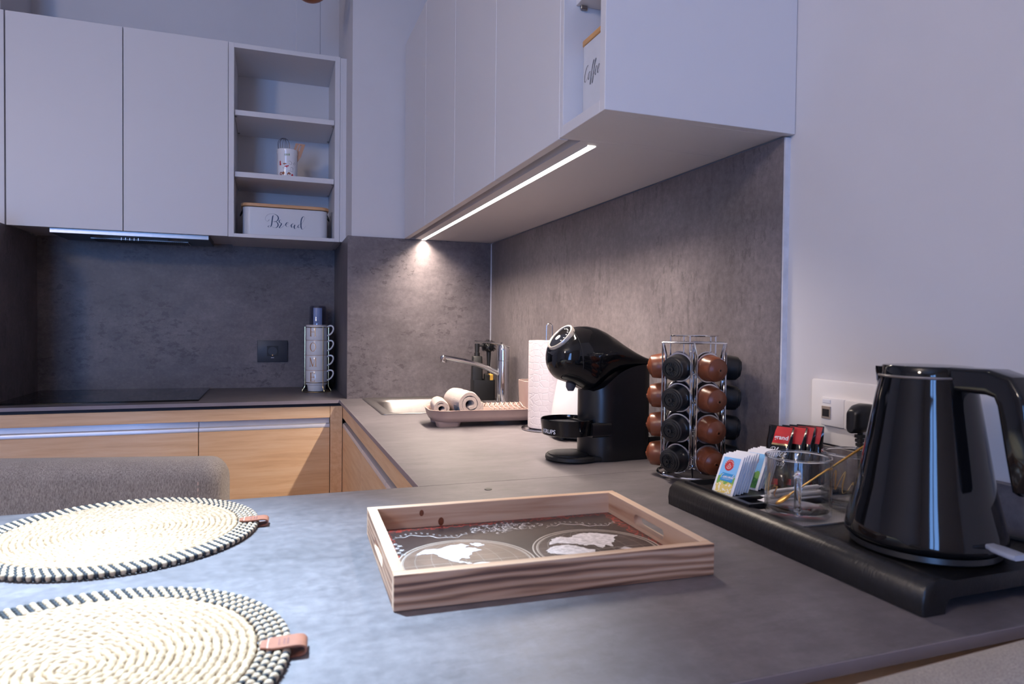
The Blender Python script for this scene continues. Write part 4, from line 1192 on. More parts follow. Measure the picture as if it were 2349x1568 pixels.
# ================================================================== welcome tray and what stands on it
lm = N('black_grained_leatherette'); v_ = lm.coord((1, .18, .18) if False else (60, 260, 60))
fa = lm.noise(v_, 1.0, 4, .7)
lm.set(Base_Color=lm.ramp(fa, [(.3, srgb(15, 14, 16)), (.7, srgb(26, 25, 28))]), Roughness=.34); lm.bump(fa, .5, .0015)
M['tray_black'] = lm.m
t = thing('welcome_tray', 'black raised serving tray with rolled rim carrying the kettle', 'tray', (-.12, -1.868, 0))
ofs = Vector((.12, 1.868, 0))
PRF = [(-.2395, .0006), (-.2405, .012), (-.2385, .0245), (-.2325, .0318), (-.2245, .0350), (-.2160, .0348), (-.2085, .0325), (-.2030, .0315), (-.034, .0315), (-.028, .034), (-.020, .0350), (-.012, .0325), (-.008, .025), (-.006, .0006),
       (-.022, .0006), (-.024, .011), (-.029, .0150), (-.200, .0150), (-.2085, .0145), (-.2125, .011), (-.2140, .0006)]
def f_(b):
    P_(b); b.loft([[(x + (.003 if k in (0, 3) else 0) * (1 if x < -.12 else -1), y, z) for x, z in PRF] for k, y in enumerate((-2.0872, -2.0850, -1.6535, -1.6515))])
part('body', M['tray_black'], t, f_, sharp=55)
def f_(b):
    P_(b); b.plate([(-.221, -1.668), (-.221, -1.816), (-.026, -1.816), (-.026, -1.668)], [[(-.217, -1.774), (-.217, -1.672), (-.03, -1.672), (-.03, -1.774)], [(-.213, -1.812), (-.213, -1.782), (-.034, -1.782), (-.034, -1.812)]], .0316, .0385)
part('insert', M['black_satin'], t, f_)
pm = N('perforated_steel')
vx = pm.coord((260, 260, 260)); vo = pm.n('ShaderNodeTexVoronoi'); vo.inputs['Scale'].default_value = 1.0; vo.inputs['Randomness'].default_value = 0.0
pm.l(vx, vo.inputs['Vector'])
hole = pm.math('LESS_THAN', vo.outputs['Distance'], .30)
pm.set(Base_Color=pm.mix(hole, srgb(190, 186, 184), srgb(16, 16, 18)), Metallic=pm.math('MULTIPLY', pm.math('SUBTRACT', 1.0, hole), .7), Roughness=.38)
pl = MB(); pl.M = Matrix.Translation((.1245, 1.8645, 0)); pl.plate(rrect(-.1245, -1.8645, .194, .078, .003, 3), [], .0317, .0335)
tag(pl.build('drip_plate', pm.m, None, (-.1245, -1.8645, 0)), 'perforated steel drip plate under the two glass mugs', 'plate')

def glass_mug(name, label, x, y, hang, word, wa):
    t = thing(name, label, 'mug', (x, y, .0338))
    R_, H_ = .0405, .0715
    part('cup', M['cup_glass'], t, lambda b: b.lathe([(0, 0), (.0385, 0), (.0402, .002), (R_, .006), (R_, H_ - .001), (R_ + .0006, H_ + .0006), (R_ - .001, H_ + .0016), (R_ - .0024, H_ + .0006), (R_ - .0022, H_ - .001), (R_ - .0022, .008), (R_ - .004, .0056), (0, .0052)], 56))
    part('rim', M['glass'], t, lambda b: b.tube([((R_ - .0009) * math.cos(2 * PI * i / 56), (R_ - .0009) * math.sin(2 * PI * i / 56), H_ + .0022) for i in range(56)], .0015, 8, True))
    part('thick_base', M['glass'], t, lambda b: b.lathe([(0, .0056), (R_ - .0045, .0056), (R_ - .0035, .0068), (R_ - .006, .0082), (0, .0076)], 48))
    hp = crom([(R_ - .0004, 0, .058), (R_ + .012, 0, .060), (R_ + .020, 0, .053), (R_ + .0215, 0, .038), (R_ + .018, 0, .020), (R_ + .010, 0, .012), (R_ - .0004, 0, .013)], 6)
    part('handle', M['glass'], t, lambda b: (setattr(b, 'M', Matrix.Rotation(hang, 4, 'Z')), b.tube(hp, (.0042), 12)))
    def f_(b): script(b, word, .030, on_cyl(0, 0, R_, .026, wa, .0004), .0010, .0018, .2)
    part('lettering', M['gold'], t, f_, smooth=False)
glass_mug('glass_mug', 'clear glass mug with handle facing front, gold spoon leaning inside', -.1770, -1.8562, math.radians(-133), 'Mr', math.radians(-195))
glass_mug('glass_mug', 'clear glass mug with gold lettering, half hidden by the kettle', -.0830, -1.8562, math.radians(-20), 'Mrs', math.radians(-152))
goldm = plain('brushed_gold', srgb(186, 140, 72), .35, .8, var=.1, scale=200)
def spoon(label, p0, p1):
    a, c = Vector(p0), Vector(p1); d = (c - a); L_ = d.length
    o = thing('tea_spoon', label, 'spoon', p0)
    q = d.to_track_quat('X', 'Z').to_matrix().to_4x4()
    part('stick', goldm, o, lambda b: (setattr(b, 'M', q), b.tube([(.018, 0, 0), (L_ * .5, 0, .0004), (L_, 0, 0)], [.0013, .0013, .0016], 8)))
    part('bowl', goldm, o, lambda b: (setattr(b, 'M', q), b.ball((.010, 0, 0), (.0115, .0075, .0022), 16, 8)))
spoon('thin gold spoon reaching out of the front glass mug', (-.2005, -1.8440, .0452), (-.0960, -1.8905, .1265))
spoon('gold spoon lying inside the rear glass mug', (-.0950, -1.8800, .0452), (-.0500, -1.8590, .0985))

# tea envelopes
ER = math.radians(20); ET = math.radians(30)
EN = Vector((math.cos(ER), math.sin(ER), 0))
tea = {}
for key, lo_c, hi_c, box_c in (('camomile', srgb(226, 200, 110), srgb(128, 190, 236), srgb(40, 142, 200)), ('mint', srgb(40, 110, 52), srgb(128, 190, 236), srgb(20, 96, 54))):
    m = N('tea_print_' + key); tc = m.n('ShaderNodeTexCoord'); sp_ = m.n('ShaderNodeSeparateXYZ'); m.l(tc.outputs['Object'], sp_.inputs[0])
    ns = m.noise(m.coord((1, 1, 1)), 170, 3, .6)
    h_ = m.math('ADD', m.math('MULTIPLY', sp_.outputs['Z'], 16.0), m.math('MULTIPLY', m.math('SUBTRACT', ns, .5), .22))
    fl_c = m.mix(m.math('GREATER_THAN', m.noise(m.coord((1, 1, 1)), 320, 2), .56), lo_c, srgb(238, 234, 224) if key == 'camomile' else srgb(70, 150, 60))
    grass = m.mix(m.math('GREATER_THAN', h_, .26), fl_c, srgb(120, 170, 76))
    sky = m.mix(m.math('GREATER_THAN', m.noise(m.coord((1, 1, 1)), 60, 3), .60), hi_c, srgb(190, 222, 246))
    m.set(Base_Color=m.mix(m.math('GREATER_THAN', h_, .42), grass, sky), Roughness=.5)
    tea[key] = (m.m, plain('tea_box_' + key, box_c, .5))
M['tea_red'] = plain('tea_logo_red', srgb(196, 34, 42), .5)
EW, EH, ETk = .0345, .062, .0022
def envelope(loc, label, key, group=None, front=False):
    o = thing('tea_envelope', label, 'tea bag', loc, ER, group)
    TM = Matrix.Rotation(ET, 4, 'Y')
    part('paper', M['card_white'], o, lambda b: (setattr(b, 'M', TM), b.loft([[(x, y, z) for x, y in ((-ETk / 2 * q, -EW / 2), (-ETk / 2 * q, EW / 2), (ETk / 2 * q, EW / 2), (ETk / 2 * q, -EW / 2))] for z, q in ((0, .5), (.004, 1), (EH - .004, 1), (EH, .35))])))
    mp = lambda x, y: TM @ Vector((-ETk / 2 - .0002, -x, y))
    part('print', tea[key][0], o, lambda b: b.poly([(-EW / 2 + .0030, .0030), (EW / 2 - .0042, .0030), (EW / 2 - .0042, EH - .0045), (-EW / 2 + .0030, EH - .0045)], mp), smooth=False)
    if front:
        mp1 = lambda x, y: TM @ Vector((-ETk / 2 - .0004, -x, y)); mp2 = lambda x, y: TM @ Vector((-ETk / 2 - .0006, -x, y))
        cx_, cy_ = -.0020, .0455
        part('logo', M['tea_red'], o, lambda b: b.poly([(cx_ + .0072 * math.cos(2 * PI * i / 24), cy_ + .0088 * math.sin(2 * PI * i / 24)) for i in range(24)], mp1), smooth=False)
        def f_(b):
            for i, c in enumerate('TEEKANNE'):
                a = math.radians(168 - 156 * i / 7); r_ = .0064
                px_, py_ = cx_ + r_ * .92 * math.cos(a), cy_ + r_ * 1.12 * math.sin(a) - .0008
                ra = a - PI / 2
                b.text(c, .0030, lambda x, y: mp2(px_ + x * math.cos(ra) - y * math.sin(ra), py_ + x * math.sin(ra) + y * math.cos(ra) - .0008))
            for st in ([(-.0028, -.001), (-.0028, -.004), (0, -.0055), (.0028, -.004), (.0028, -.001), (0, .0002), (-.0028, -.001)], [(-.0014, -.002), (.0014, -.002)], [(-.0014, -.0032), (.0014, -.0032)], [(-.0012, .0012), (0, .0022), (.0012, .0012)]):
                b.ribbon([(cx_ + x, cy_ + y) for x, y in st], .0006, .0008, mp2, 4)
        part('logo_print', M['ink_white'], o, f_, smooth=False)
        if key == 'camomile':
            part('name_box', tea[key][1], o, lambda b: b.poly([(-.0108, .0215), (.0100, .0200), (.0110, .0322), (-.0088, .0335)], mp1), smooth=False)
            def f_(b):
                mp3 = lambda x, y: mp2(x + .0006, y + .0255); script(b, 'Camomile', .0062, mp3, .0004, .0007, .25, 4); b.ribbon([(-.008, -.0018), (.008, -.0014)], .0004, .0004, mp3, 3)
            part('name_print', M['ink_white'], o, f_, smooth=False)
        else: part('name_box', tea[key][1], o, lambda b: b.poly([(-.0168 + .004, .0100), (.006, .0100), (.006, .0260), (-.0128, .0260)], mp1), smooth=False)
    return o
ORD = ['first', 'second', 'third', 'fourth', 'fifth', 'sixth', 'seventh']
E0 = Vector((-.2065, -1.7395, .0320))
for k in range(7):
    p = E0 + EN * (.0066 * k); p.z += .0008 * (k % 3)
    envelope(p, 'chamomile tea envelope at the front of the tea row' if k == 0 else '%s chamomile tea envelope from the front, white edge showing' % ORD[k], 'camomile', 'chamomile tea envelopes', k == 0)
E1 = Vector((-.1460, -1.7195, .0320))
for k in range(6):
    p = E1 + EN * (.0066 * k); p.z += .0008 * (k % 3)
    envelope(p, 'green and blue tea envelope leading the second tea stack' if k == 0 else '%s envelope in the green and blue tea stack, white edge showing' % ORD[k], 'mint', 'green tea envelopes', k == 0)

# coffee sachets
sach = plain('black_glossy_film', srgb(16, 14, 14), .12, var=.2, scale=60)
def sachet(loc, label, front, tilt, rz):
    o = thing('coffee_sachet', label, 'sachet', loc, rz, 'red and black coffee sachets')
    TM = Matrix.Rotation(tilt, 4, 'Y'); w, hh = .040, .094
    th = lambda v: .0004 + .0042 * math.sin(PI * min(1, max(0, v))) ** .6
    def surf(u, v, side):
        x = side * th(v) * max(.0, math.cos(PI * u)) ** .5 + .0007 * math.sin(v * 21 + u * 9) * (1 if 0.06 < v < .94 else .2)
        return TM @ Vector((x, -u * w, v * hh))
    def f_(b):
        n, m_ = 10, 16
        b.loft([[surf(-.5 + i / n, j / m_, -1) for i in range(n + 1)] + [surf(.5 - i / n, j / m_, 1) + TM.to_3x3() @ Vector((.0003, 0, 0)) for i in range(n + 1)] for j in range(m_ + 1)])
    part('film', sach, o, f_, sharp=70)
    mp = lambda l: (lambda x, y: surf(x / w, y / hh, -1) + TM.to_3x3() @ Vector((-l, 0, 0)))
    def grid(b, x0, x1, y0, y1, l, sk=0):
        n = 8
        for i in range(n):
            for j in range(n):
                q = lambda a, c: b.v(mp(l)(x0 + (x1 - x0) * a / n + sk * (y0 + (y1 - y0) * c / n - y0), y0 + (y1 - y0) * c / n))
                b.f([q(i, j), q(i + 1, j), q(i + 1, j + 1), q(i, j + 1)])
    part('red_panel', M['ink_red'], o, lambda b: grid(b, -.0095, .0150, .066, .0925, .0005, .12))
    part('red_spot', M['ink_red'], o, lambda b: grid(b, -.006, .008, .003, .012, .0005))
    if front:
        part('gold_band', M['gold'], o, lambda b: grid(b, -.0098, .0146, .0632, .066, .0005, .12))
        part('name_print', M['ink_white'], o, lambda b: b.text('grand', .0095, lambda x, y: mp(.0009)(x + .0038, y + .0722), .00018), smooth=False)
        def f_(b):
            script(b, 'Black', .0135, lambda x, y: mp(.0007)(x + .001, y + .046), .0006, .0011, .3)
            script(b, "'n easy", .0115, lambda x, y: mp(.0007)(x + .001, y + .032), .0005, .0010, .3)
        part('script_print', M['ink_white'], o, f_, smooth=False)
sachet((-.098, -1.718, .0322), 'foremost coffee sachet with red label reading grand', True, math.radians(17), math.radians(24))
for k, (dx, dy, lb) in enumerate(((.018, -.008, 'second coffee sachet, just behind the foremost one'), (.033, -.013, 'third coffee sachet in the row'), (.047, -.018, 'last coffee sachet, nearest the wall'))):
    sachet((-.098 + dx, -1.718 + dy, .0322), lb, False, math.radians(17 - 2 * k), math.radians(24 + 5 * k))
# sugar sticks
for k in range(6):
    x, y, z, a = ((-.1500, -1.7890, .0322, 3), (-.1490, -1.7965, .0322, 1), (-.1495, -1.8040, .0322, -2), (-.1470, -1.7925, .0385, 2), (-.1460, -1.8000, .0385, -1), (-.1450, -1.7965, .0448, 4))[k]
    s_ = MB(); L_ = .105
    s_.loft([[(xx, yy * q, zz * q2 + .0031) for yy, zz in circ(.0031, 10)] for xx, q, q2 in ((-L_ / 2, 1.25, .12), (-L_ / 2 + .006, 1.2, .2), (-L_ / 2 + .010, 1, 1), (L_ / 2 - .010, 1, 1), (L_ / 2 - .006, 1.2, .2), (L_ / 2, 1.25, .12))])
    o = s_.build('sugar_stick', M['card_white'], None, (x + .018, y, z)); o.rotation_euler = (0, 0, math.radians(a))
    tag(o, 'white paper sugar stick in the bundle beside the tea envelopes', 'sugar stick', 'bundle of sugar sticks')

# ================================================================== black kettle
KX, KY, KZ = -.1350, -2.0005, .0318
t = thing('electric_kettle', 'tall glossy black electric kettle on its base on the tray', 'kettle', (KX, KY, KZ))
HA = math.radians(-90)
part('power_base', M['black_satin'], t, lambda b: b.lathe([(0, .0003), (.070, .0003), (.0735, .003), (.0725, .0085), (.066, .010), (0, .010)], 56))
part('body', M['black_gloss'], t, lambda b: b.lathe([(0, .0108), (.0745, .0108), (.0785, .0135), (.0790, .018), (.0770, .030), (.0668, .070), (.0582, .120), (.0500, .168), (.0462, .186), (.0462, .1885), (0, .1885)], 72), sharp=50)
part('trim_ring', M['steel'], t, lambda b: b.tube([(.0462 * math.cos(2 * PI * i / 64), .0462 * math.sin(2 * PI * i / 64), .1895) for i in range(64)], .0016, 8, True))
part('lid', M['black_gloss'], t, lambda b: b.lathe([(0, .1895), (.0452, .1895), (.0444, .1990), (.0430, .2012), (.030, .2020), (0, .2025)], 64), sharp=50)
def f_(b):
    b.M = Matrix.Rotation(math.radians(128), 4, 'Z')
    b.loft([[(.034, -.018, z), (.0455, -.010, z), (.047 + q, 0, z + dz), (.0455, .010, z), (.034, .018, z)] for z, q, dz in ((.165, .0003, 0), (.182, .0018, 0), (.1965, .0032, .0), (.1990, .0032, .0))])
part('spout', M['black_gloss'], t, f_)
def f_(b):
    b.M = Matrix.Rotation(HA, 4, 'Z')
    secs = [(.030, .1890, 0, .0125, .018), (.060, .1890, 0, .0125, .018), (.078, .1888, -4, .0128, .0175), (.0930, .1845, -38, .0135, .017), (.1005, .1700, -72, .0135, .0165), (.1035, .150, -80, .0128, .016), (.1085, .120, -82, .0122, .016), (.1115, .100, -83, .0115, .0155), (.1130, .086, -84, .0105, .0145), (.1132, .0825, -84, .0075, .011)]
    L = []
    for u, z, an, hh, ww in secs:
        a = math.radians(an); nrm = Vector((-math.sin(a), 0, math.cos(a)))
        L.append([(u + nrm.x * q, p, z + nrm.z * q) for p, q in rrect(0, 0, 2 * ww, 2 * hh, .0045, 4)])
    b.loft(L)
part('handle', M['black_gloss'], t, f_, sharp=40)
lev = plain('frosted_clear_lever', srgb(196, 200, 214), .25, var=.02, Transmission_Weight=.35)
def f_(b):
    b.M = Matrix.Rotation(math.radians(-93), 4, 'Z')
    b.loft([[(x, y, .0245 + dz + q) for y, q in rrect(0, 0, 2 * w, .0052, .002, 3)] for x, w, dz in ((.070, .0060, 0), (.080, .0065, -.0005), (.086, .0095, -.001), (.104, .0100, -.002), (.1085, .0085, -.0022))])
part('switch_lever', lev, t, f_)
part('power_cable', M['black_matt'], t, lambda b: b.tube(crom([(.068, .020, .0045), (.090, .015, .0015), (.105, .0, .0040), (.118, -.045, .0042), (.122, -.086, -.008), (.121, -.105, -.0280), (.119, -.112, -.0284)], 6), .0032, 8))

# ================================================================== wooden serving tray
TA = math.radians(-1.9)
t = thing('serving_tray', 'rectangular burnt-pine serving tray with world map print', 'tray', (-.5305, -1.7995, 0), TA)
TW, TD, TH, TT = .3505, .252, .0350, .0115
def board_faces(o, pred):
    for p in o.data.polygons: p.material_index = 1 if pred(p.normal, p.center) else 0
o = part('front_board', [M['pine_x'], M['pine_bx']], t, lambda b: b.box(-TW / 2, TW / 2, -TD / 2, -TD / 2 + TT, .0004, TH, .0006)); board_faces(o, lambda n, c: n.y < -.5)
o = part('back_board', [M['pine_x'], M['pine_bx']], t, lambda b: b.box(-TW / 2, TW / 2, TD / 2 - TT, TD / 2, .0004, TH, .0006)); board_faces(o, lambda n, c: n.y > .5)
for s_ in (-1, 1):
    def f_(b):
        b.M = Matrix(((0, 0, 1, 0), (1, 0, 0, 0), (0, 1, 0, 0), (0, 0, 0, 1)))     # plate (y, z), thickness along x
        x0, x1 = sorted((s_ * TW / 2, s_ * (TW / 2 - TT)))
        b.plate([(-TD / 2 + TT, .0004), (TD / 2 - TT, .0004), (TD / 2 - TT, TH), (-TD / 2 + TT, TH)], [rrect(0, .0185, .076, .0135, .0065, 6)], x0, x1)
    o = part('side_board', [M['pine_y'], M['pine_by']], t, f_); board_faces(o, lambda n, c: n.x * s_ > .5)
kn = plain('knot', srgb(110, 58, 30), .6, var=.3, scale=200)
for kx, kz, kr in ((-.106, .0255, .0042), (-.080, .0125, .0055)):
    part('knot', kn, t, lambda b: (setattr(b, 'M', Matrix.Translation((kx, TD / 2 - TT + .0001, kz)) @ Matrix.Rotation(PI / 2, 4, 'X')), b.poly([(kr * .7 * math.cos(2 * PI * i / 14), kr * math.sin(2 * PI * i / 14)) for i in range(14)], lambda x, y: (x, y, .0003))), smooth=False)
mm = N('antique_map_ground')
bs = mm.noise(mm.coord((1, 1, 1)), 14, 4)
gcol = mm.ramp(bs, [(.3, srgb(44, 34, 34)), (.7, srgb(62, 50, 48))])
tc = mm.n('ShaderNodeTexCoord'); sp_ = mm.n('ShaderNodeSeparateXYZ'); mm.l(tc.outputs['Object'], sp_.inputs[0])
ax = mm.math('SUBTRACT', .163, mm.math('ABSOLUTE', sp_.outputs['X'])); ay = mm.math('SUBTRACT', .1145, mm.math('ABSOLUTE', sp_.outputs['Y']))
edge = mm.math('LESS_THAN', mm.math('MINIMUM', ax, ay), mm.math('ADD', .002, mm.math('MULTIPLY', mm.noise(mm.coord((1, 1, 1)), 60, 3), .022)))
vo = mm.n('ShaderNodeTexVoronoi', feature='DISTANCE_TO_EDGE'); vo.inputs['Scale'].default_value = 120; mm.l(mm.coord((1, 1, 1)), vo.inputs['Vector'])
orn = mm.math('MULTIPLY', edge, mm.math('LESS_THAN', vo.outputs['Distance'], .10))
mm.set(Base_Color=mm.mix(mm.math('MULTIPLY', orn, .85), gcol, srgb(150, 52, 42)), Roughness=.28)
base = part('map_base', mm.m, t, lambda b: b.box(-TW / 2 + TT + .0002, TW / 2 - TT - .0002, -TD / 2 + TT + .0002, TD / 2 - TT - .0002, .002, .0070))
def flat(z): return lambda x, y: (x, y, z)
HR = .0770; HC = ((-.0800, -.030), (.0800, -.030))
sea = plain('map_sea', srgb(112, 90, 78), .3, var=.2, scale=40)
def f_(b): b.poly([(HC[0][0] + HR * math.cos(2 * PI * i / 64), HC[0][1] + HR * math.sin(2 * PI * i / 64)) for i in range(64)], flat(.00715))
part('hemisphere', sea, base, f_, smooth=False)
sea2 = plain('map_sea_dark', srgb(66, 52, 50), .3, var=.25, scale=40)
def f_(b): b.poly([(HC[1][0] + HR * math.cos(2 * PI * i / 64), HC[1][1] + HR * math.sin(2 * PI * i / 64)) for i in range(64)], flat(.00715))
part('hemisphere', sea2, base, f_, smooth=False)
def f_(b):
    for cx_, cy_ in HC:
        for r_, w_ in ((HR + .0012, .0016), (HR - .0035, .0012), (HR - .0055, .0005)):
            n = 72
            b.loft([[(cx_ + q * math.cos(2 * PI * i / n), cy_ + q * math.sin(2 * PI * i / n), .0073) for i in range(n)] for q in (r_, r_ - w_)], False, False)
        for k in range(-3, 4):          # meridians and parallels
            e = k / 4 * HR
            b.ribbon([(cx_ + e * math.cos(a), cy_ + HR * .93 * math.sin(a)) for a in [math.radians(-90 + 15 * i) for i in range(13)]], .0003, .0003, flat(.0073), 2)
            hw_ = math.sqrt(max(0, 1 - (k / 4) ** 2)) * HR * .93
            b.ribbon([(cx_ - hw_, cy_ + e), (cx_, cy_ + e * .92), (cx_ + hw_, cy_ + e)], .0003 if k else .0008, .0003, flat(.0073), 6)
part('map_lines', plain('map_line_ink', srgb(176, 164, 156), .4), base, f_, smooth=False)
LAND = [
 (0, [(-.62, .62), (-.50, .72), (-.30, .70), (-.12, .80), (.10, .86), (.22, .74), (.10, .62), (.28, .60), (.36, .46), (.20, .42), (.10, .28), (.08, .14), (-.06, .18), (-.12, .06), (-.02, -.02), (.06, -.10), (-.02, -.08), (-.20, .06), (-.32, .26), (-.40, .46), (-.55, .52), (-.74, .46)]),
 (0, [(.26, .84), (.42, .80), (.46, .68), (.34, .64), (.26, .74)]),
 (0, [(.06, -.12), (.22, -.08), (.40, -.18), (.58, -.30), (.54, -.48), (.40, -.62), (.30, -.80), (.22, -.92), (.18, -.72), (.14, -.44), (.02, -.28)]),
 (1, [(-.80, .20), (-.66, .32), (-.44, .34), (-.28, .26), (-.18, .08), (-.06, -.02), (-.14, -.16), (-.24, -.40), (-.36, -.62), (-.46, -.62), (-.52, -.40), (-.56, -.12), (-.74, -.06), (-.86, .06)]),
 (1, [(-.70, .40), (-.62, .56), (-.50, .70), (-.36, .78), (-.24, .68), (.0, .82), (.22, .84), (.46, .70), (.64, .58), (.52, .48), (.44, .30), (.36, .22), (.30, .04), (.22, .16), (.10, .02), (.02, .22), (-.10, .20), (-.22, .32), (-.40, .40), (-.52, .46)]),
 (1, [(.42, -.34), (.56, -.26), (.66, -.30), (.76, -.42), (.70, -.58), (.58, -.56), (.46, -.52)]),
 (1, [(.34, -.06), (.46, -.02), (.58, -.12), (.46, -.14)]),
 (1, [(-.18, -.38), (-.13, -.32), (-.14, -.48), (-.19, -.48)]),
]
land_m = plain('map_land', srgb(206, 200, 204), .4, var=.25, scale=160)
rnd = random.Random(5)
for hi, pts in LAND:
    c_ = HC[hi]; P2 = []
    for i, p in enumerate(pts):
        q = pts[(i + 1) % len(pts)]
        for s2 in range(4):
            f = s2 / 4; P2.append((c_[0] + HR * .95 * (p[0] + (q[0] - p[0]) * f + (rnd.uniform(-.022, .022) if s2 else 0)), c_[1] + HR * .95 * (p[1] + (q[1] - p[1]) * f + (rnd.uniform(-.022, .022) if s2 else 0))))
    part('continent', land_m, base, lambda b: b.poly(P2, flat(.0074)), smooth=False)
def f_(b):
    rnd = random.Random(11)
    for k in range(90):                # cartouche scrolls at the top centre
        a, r_ = rnd.uniform(0, 2 * PI), rnd.uniform(.004, .034)
        x, y = -.004 + 1.5 * r_ * math.cos(a), .082 + .62 * r_ * math.sin(a)
        s_ = rnd.uniform(.003, .007); ph = rnd.uniform(0, 6)
        b.ribbon([(x + s_ * .3 * i * math.cos(ph + i * .9), y + s_ * .3 * i * math.sin(ph + i * .9)) for i in range(5)], .0007, .0016, flat(.0073), 4)
    for x0, x1, yy in ((-.150, -.055, .070), (.050, .150, .066)):
        b.ribbon([(x0 + (x1 - x0) * i / 12, yy + .010 * math.sin(i * .52) + .003 * math.sin(i * 2.4)) for i in range(13)], .0012, .0022, flat(.0073), 5)
        for i in range(14):
            x = x0 + (x1 - x0) * (i + .5) / 14; y = yy + .012 * math.sin(i * .45) + .004
            b.ribbon([(x, y), (x + .003, y + .002), (x + .001, y + .005), (x + .004, y + .006)], .0006, .0012, flat(.0073), 3)
    for i in range(12):
        x, y = (-.153 + .0022 * (i % 4), .055 - .008 * (i // 2)); b.ribbon([(x, y), (x + .004, y - .002), (x + .001, y - .005), (x + .006, y - .006)], .0006, .0012, flat(.0073), 3)
part('ornaments', plain('map_ornament_ink', srgb(196, 188, 190), .4), base, f_, smooth=False)

# ================================================================== placemats
def placemat_meshes():
    t = thing('placemat', 'placemat', 'placemat', (0, 0, 0), 0, 'round braided placemats')
    step = .0068; rings = 20
    def f_(b):
        rnd = random.Random(2)
        for k in range(rings):
            r = .004 + step * k
            n = max(10, int(2 * PI * r / .0031)); tr = .0037
            path = []; rad = []; ph = rnd.uniform(0, 6)
            lob = max(4, int(2 * PI * r / .0105))
            for i in range(n):
                a = 2 * PI * i / n; w = math.sin(a * lob + ph)
                q = r + .0005 * math.sin(a * lob * .5 + ph)
                path.append((q * math.cos(a), q * math.sin(a), .0040 + .0005 * w)); rad.append(tr * (.98 + .13 * w))
            b.tube(path, rad, 7, True)
    part('seagrass_coils', M['seagrass'], t, f_, sharp=80)
    dark, cream = MB(), MB()
    for k in range(4):
        r = .1410 + .0064 * k; n = int(2 * PI * r / .0098)
        for i in range(n):
            a = 2 * PI * (i + .37 * k) / n
            for mb, da, lx, ly in ((cream, 0, .0033, .0040), (dark, PI / n, .0024, .00385)):
                c, s_ = math.cos(a + da), math.sin(a + da)
                sk = .55
                mb.M = Matrix.Translation((r * c, r * s_, .0042)) @ Matrix.Rotation(a + da, 4, 'Z') @ Matrix.Rotation(sk, 4, 'Z')
                mb.ball((0, 0, 0), (ly, lx, .0040 if mb is cream else .0036), 8, 5)
    cream.build('cream_rope', M['rope_cream'], t, sharp=80); dark.build('dark_thread', M['rope_dark'], t, sharp=80)
    # leather tag folded round the edge
    def f_(b):
        L = []
        path = [(.1395, .0086), (.150, .0090), (.160, .0094), (.1685, .0098), (.1735, .0088), (.1755, .0058), (.1740, .0026), (.1690, .0011), (.158, .0010)]
        P2 = crom([(u, 0, z) for u, z in path], 5)
        for i, p in enumerate(P2):
            d = P2[min(i + 1, len(P2) - 1)] - P2[max(i - 1, 0)]; n_ = Vector((d.z, 0, -d.x)).normalized() * .0008
            f = i / len(P2)
            hw_ = .0105 * min(1, .55 + 4 * f) * (1.0 if f < .5 else .96)
            L.append([(p.x + n_.x, -hw_, p.z + n_.z), (p.x + n_.x, hw_, p.z + n_.z), (p.x - n_.x, hw_, p.z - n_.z), (p.x - n_.x, -hw_, p.z - n_.z)])
        b.loft(L)
    tg = part('leather_tag', M['leather'], t, f_, sharp=60)
    def f_(b):
        for i in range(8): b.box(.1450, .1456, -.0088 + .0023 * i, -.0088 + .0023 * i + .0015, .0093, .00985)
    part('stitching', M['stitch'], tg, f_)
    def f_(b):
        rnd = random.Random(9)
        for x in (.1535, .1575, .1605):
            for i in range(6): b.box(x, x + .0011, -.0058 + .0020 * i, -.0058 + .0020 * i + rnd.uniform(.0008, .0015), .0094 + (x - .15) * .045, .0101 + (x - .15) * .05)
    part('embossed_print', plain('tag_print', srgb(140, 96, 92), .6), tg, f_)
    return t
pm_ = placemat_meshes()
pm_.location = (-.9975, -1.5790, ZC + .0003); pm_.rotation_euler = (0, 0, math.radians(-2)); pm_['label'] = 'round braided placemat farther back, beside the grey chair'
dup(pm_, (-.9660, -1.9600, .0003), (0, 0, math.radians(-4)), 'round braided placemat in the near left corner')

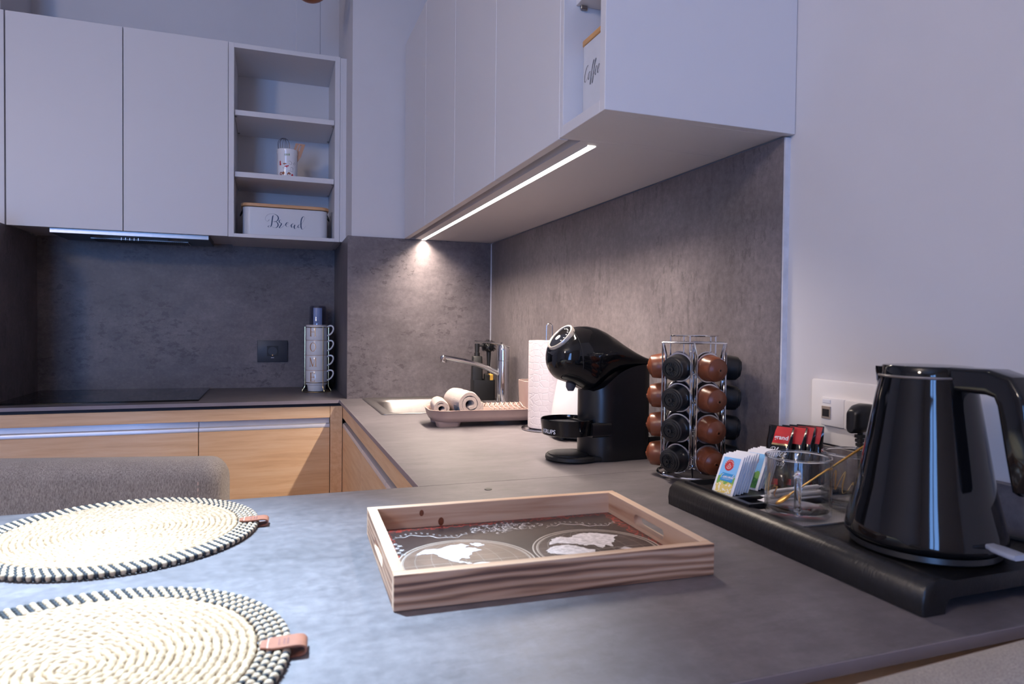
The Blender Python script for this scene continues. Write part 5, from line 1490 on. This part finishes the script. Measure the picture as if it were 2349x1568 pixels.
# ================================================================== chairs
def chair():
    t = thing('upholstered_chair', 'chair', 'chair', (0, 0, 0), 0, 'grey upholstered chairs at the peninsula')
    W_, T_ = .50, .095
    def f_(b):
        L = []
        n = 10
        for j in range(n + 1):                    # rounded slab lofted along x
            pass
        secs = []
        R_ = .034
        xs = [(-W_ / 2 + R_ - R_ * math.cos(PI / 2 * i / 5), R_ - R_ * math.sin(PI / 2 * i / 5)) for i in range(6)]
        xs = xs + [(-W_ / 4, 0), (0, 0), (W_ / 4, 0)] + [(-x, q) for x, q in xs[::-1]]
        for x, q in xs:
            secs.append([(x, y, .695 + z) for y, z in rrect(0, 0, T_ - 1.3 * q, .43 - 1.6 * q, min(.036, (T_ - 1.3 * q) / 2.05), 5)])
        b.loft(secs)
    part('backrest', M['fabric'], t, f_, sharp=60)
    for s_ in (-1, 1):
        sm = part('seam', M['fabric'], t, lambda b: [b.box(s_ * (W_ / 2 - .037) - .0009, s_ * (W_ / 2 - .037) + .0009, -T_ / 2 - .0009, -T_ / 2 + .001, (.53 + .012 * i), .53 + .012 * i + .006) for i in range(29)])
        sm.data.materials[0] = M['stitch']
    part('seat', M['fabric'], t, lambda b: b.loft([[(x, y, z) for x, y in rrect(0, -.255, .48 - i, .46 - i, .06, 6)] for z, i in ((.395, .03), (.405, .0), (.455, 0), (.475, .02), (.48, .06))]), sharp=60)
    for lx in (-.19, .19):
        for ly in (-.43, -.03):
            part('leg', M['black_matt'], t, lambda b: b.tube([(lx, ly, .40), (lx * 1.08, ly + (.03 if ly > -.2 else -.02), .002)], [.014, .009], 12))
    part('back_support', M['black_matt'], t, lambda b: [b.tube([(x, -.05, .40), (x, .01, .47)], .012, 10) for x in (-.15, .15)])
    return t
c0 = chair()
ca = math.radians(-12.5)
right_end = Vector((-.9120, -1.1650))
ux, un = Vector((math.cos(ca), math.sin(ca))), Vector((-math.sin(ca), math.cos(ca)))
cc = right_end - ux * .25 + un * .0475
c0.location = (cc.x, cc.y, 0); c0.rotation_euler = (0, 0, ca); c0['label'] = 'grey upholstered chair beyond the peninsula, behind the far placemat'
c1 = dup(c0, (0, 0, 0), (0, 0, math.radians(183)), 'grey upholstered chair pushed against the near peninsula edge at right')
c1.location = (-.295, -2.1900, 0)
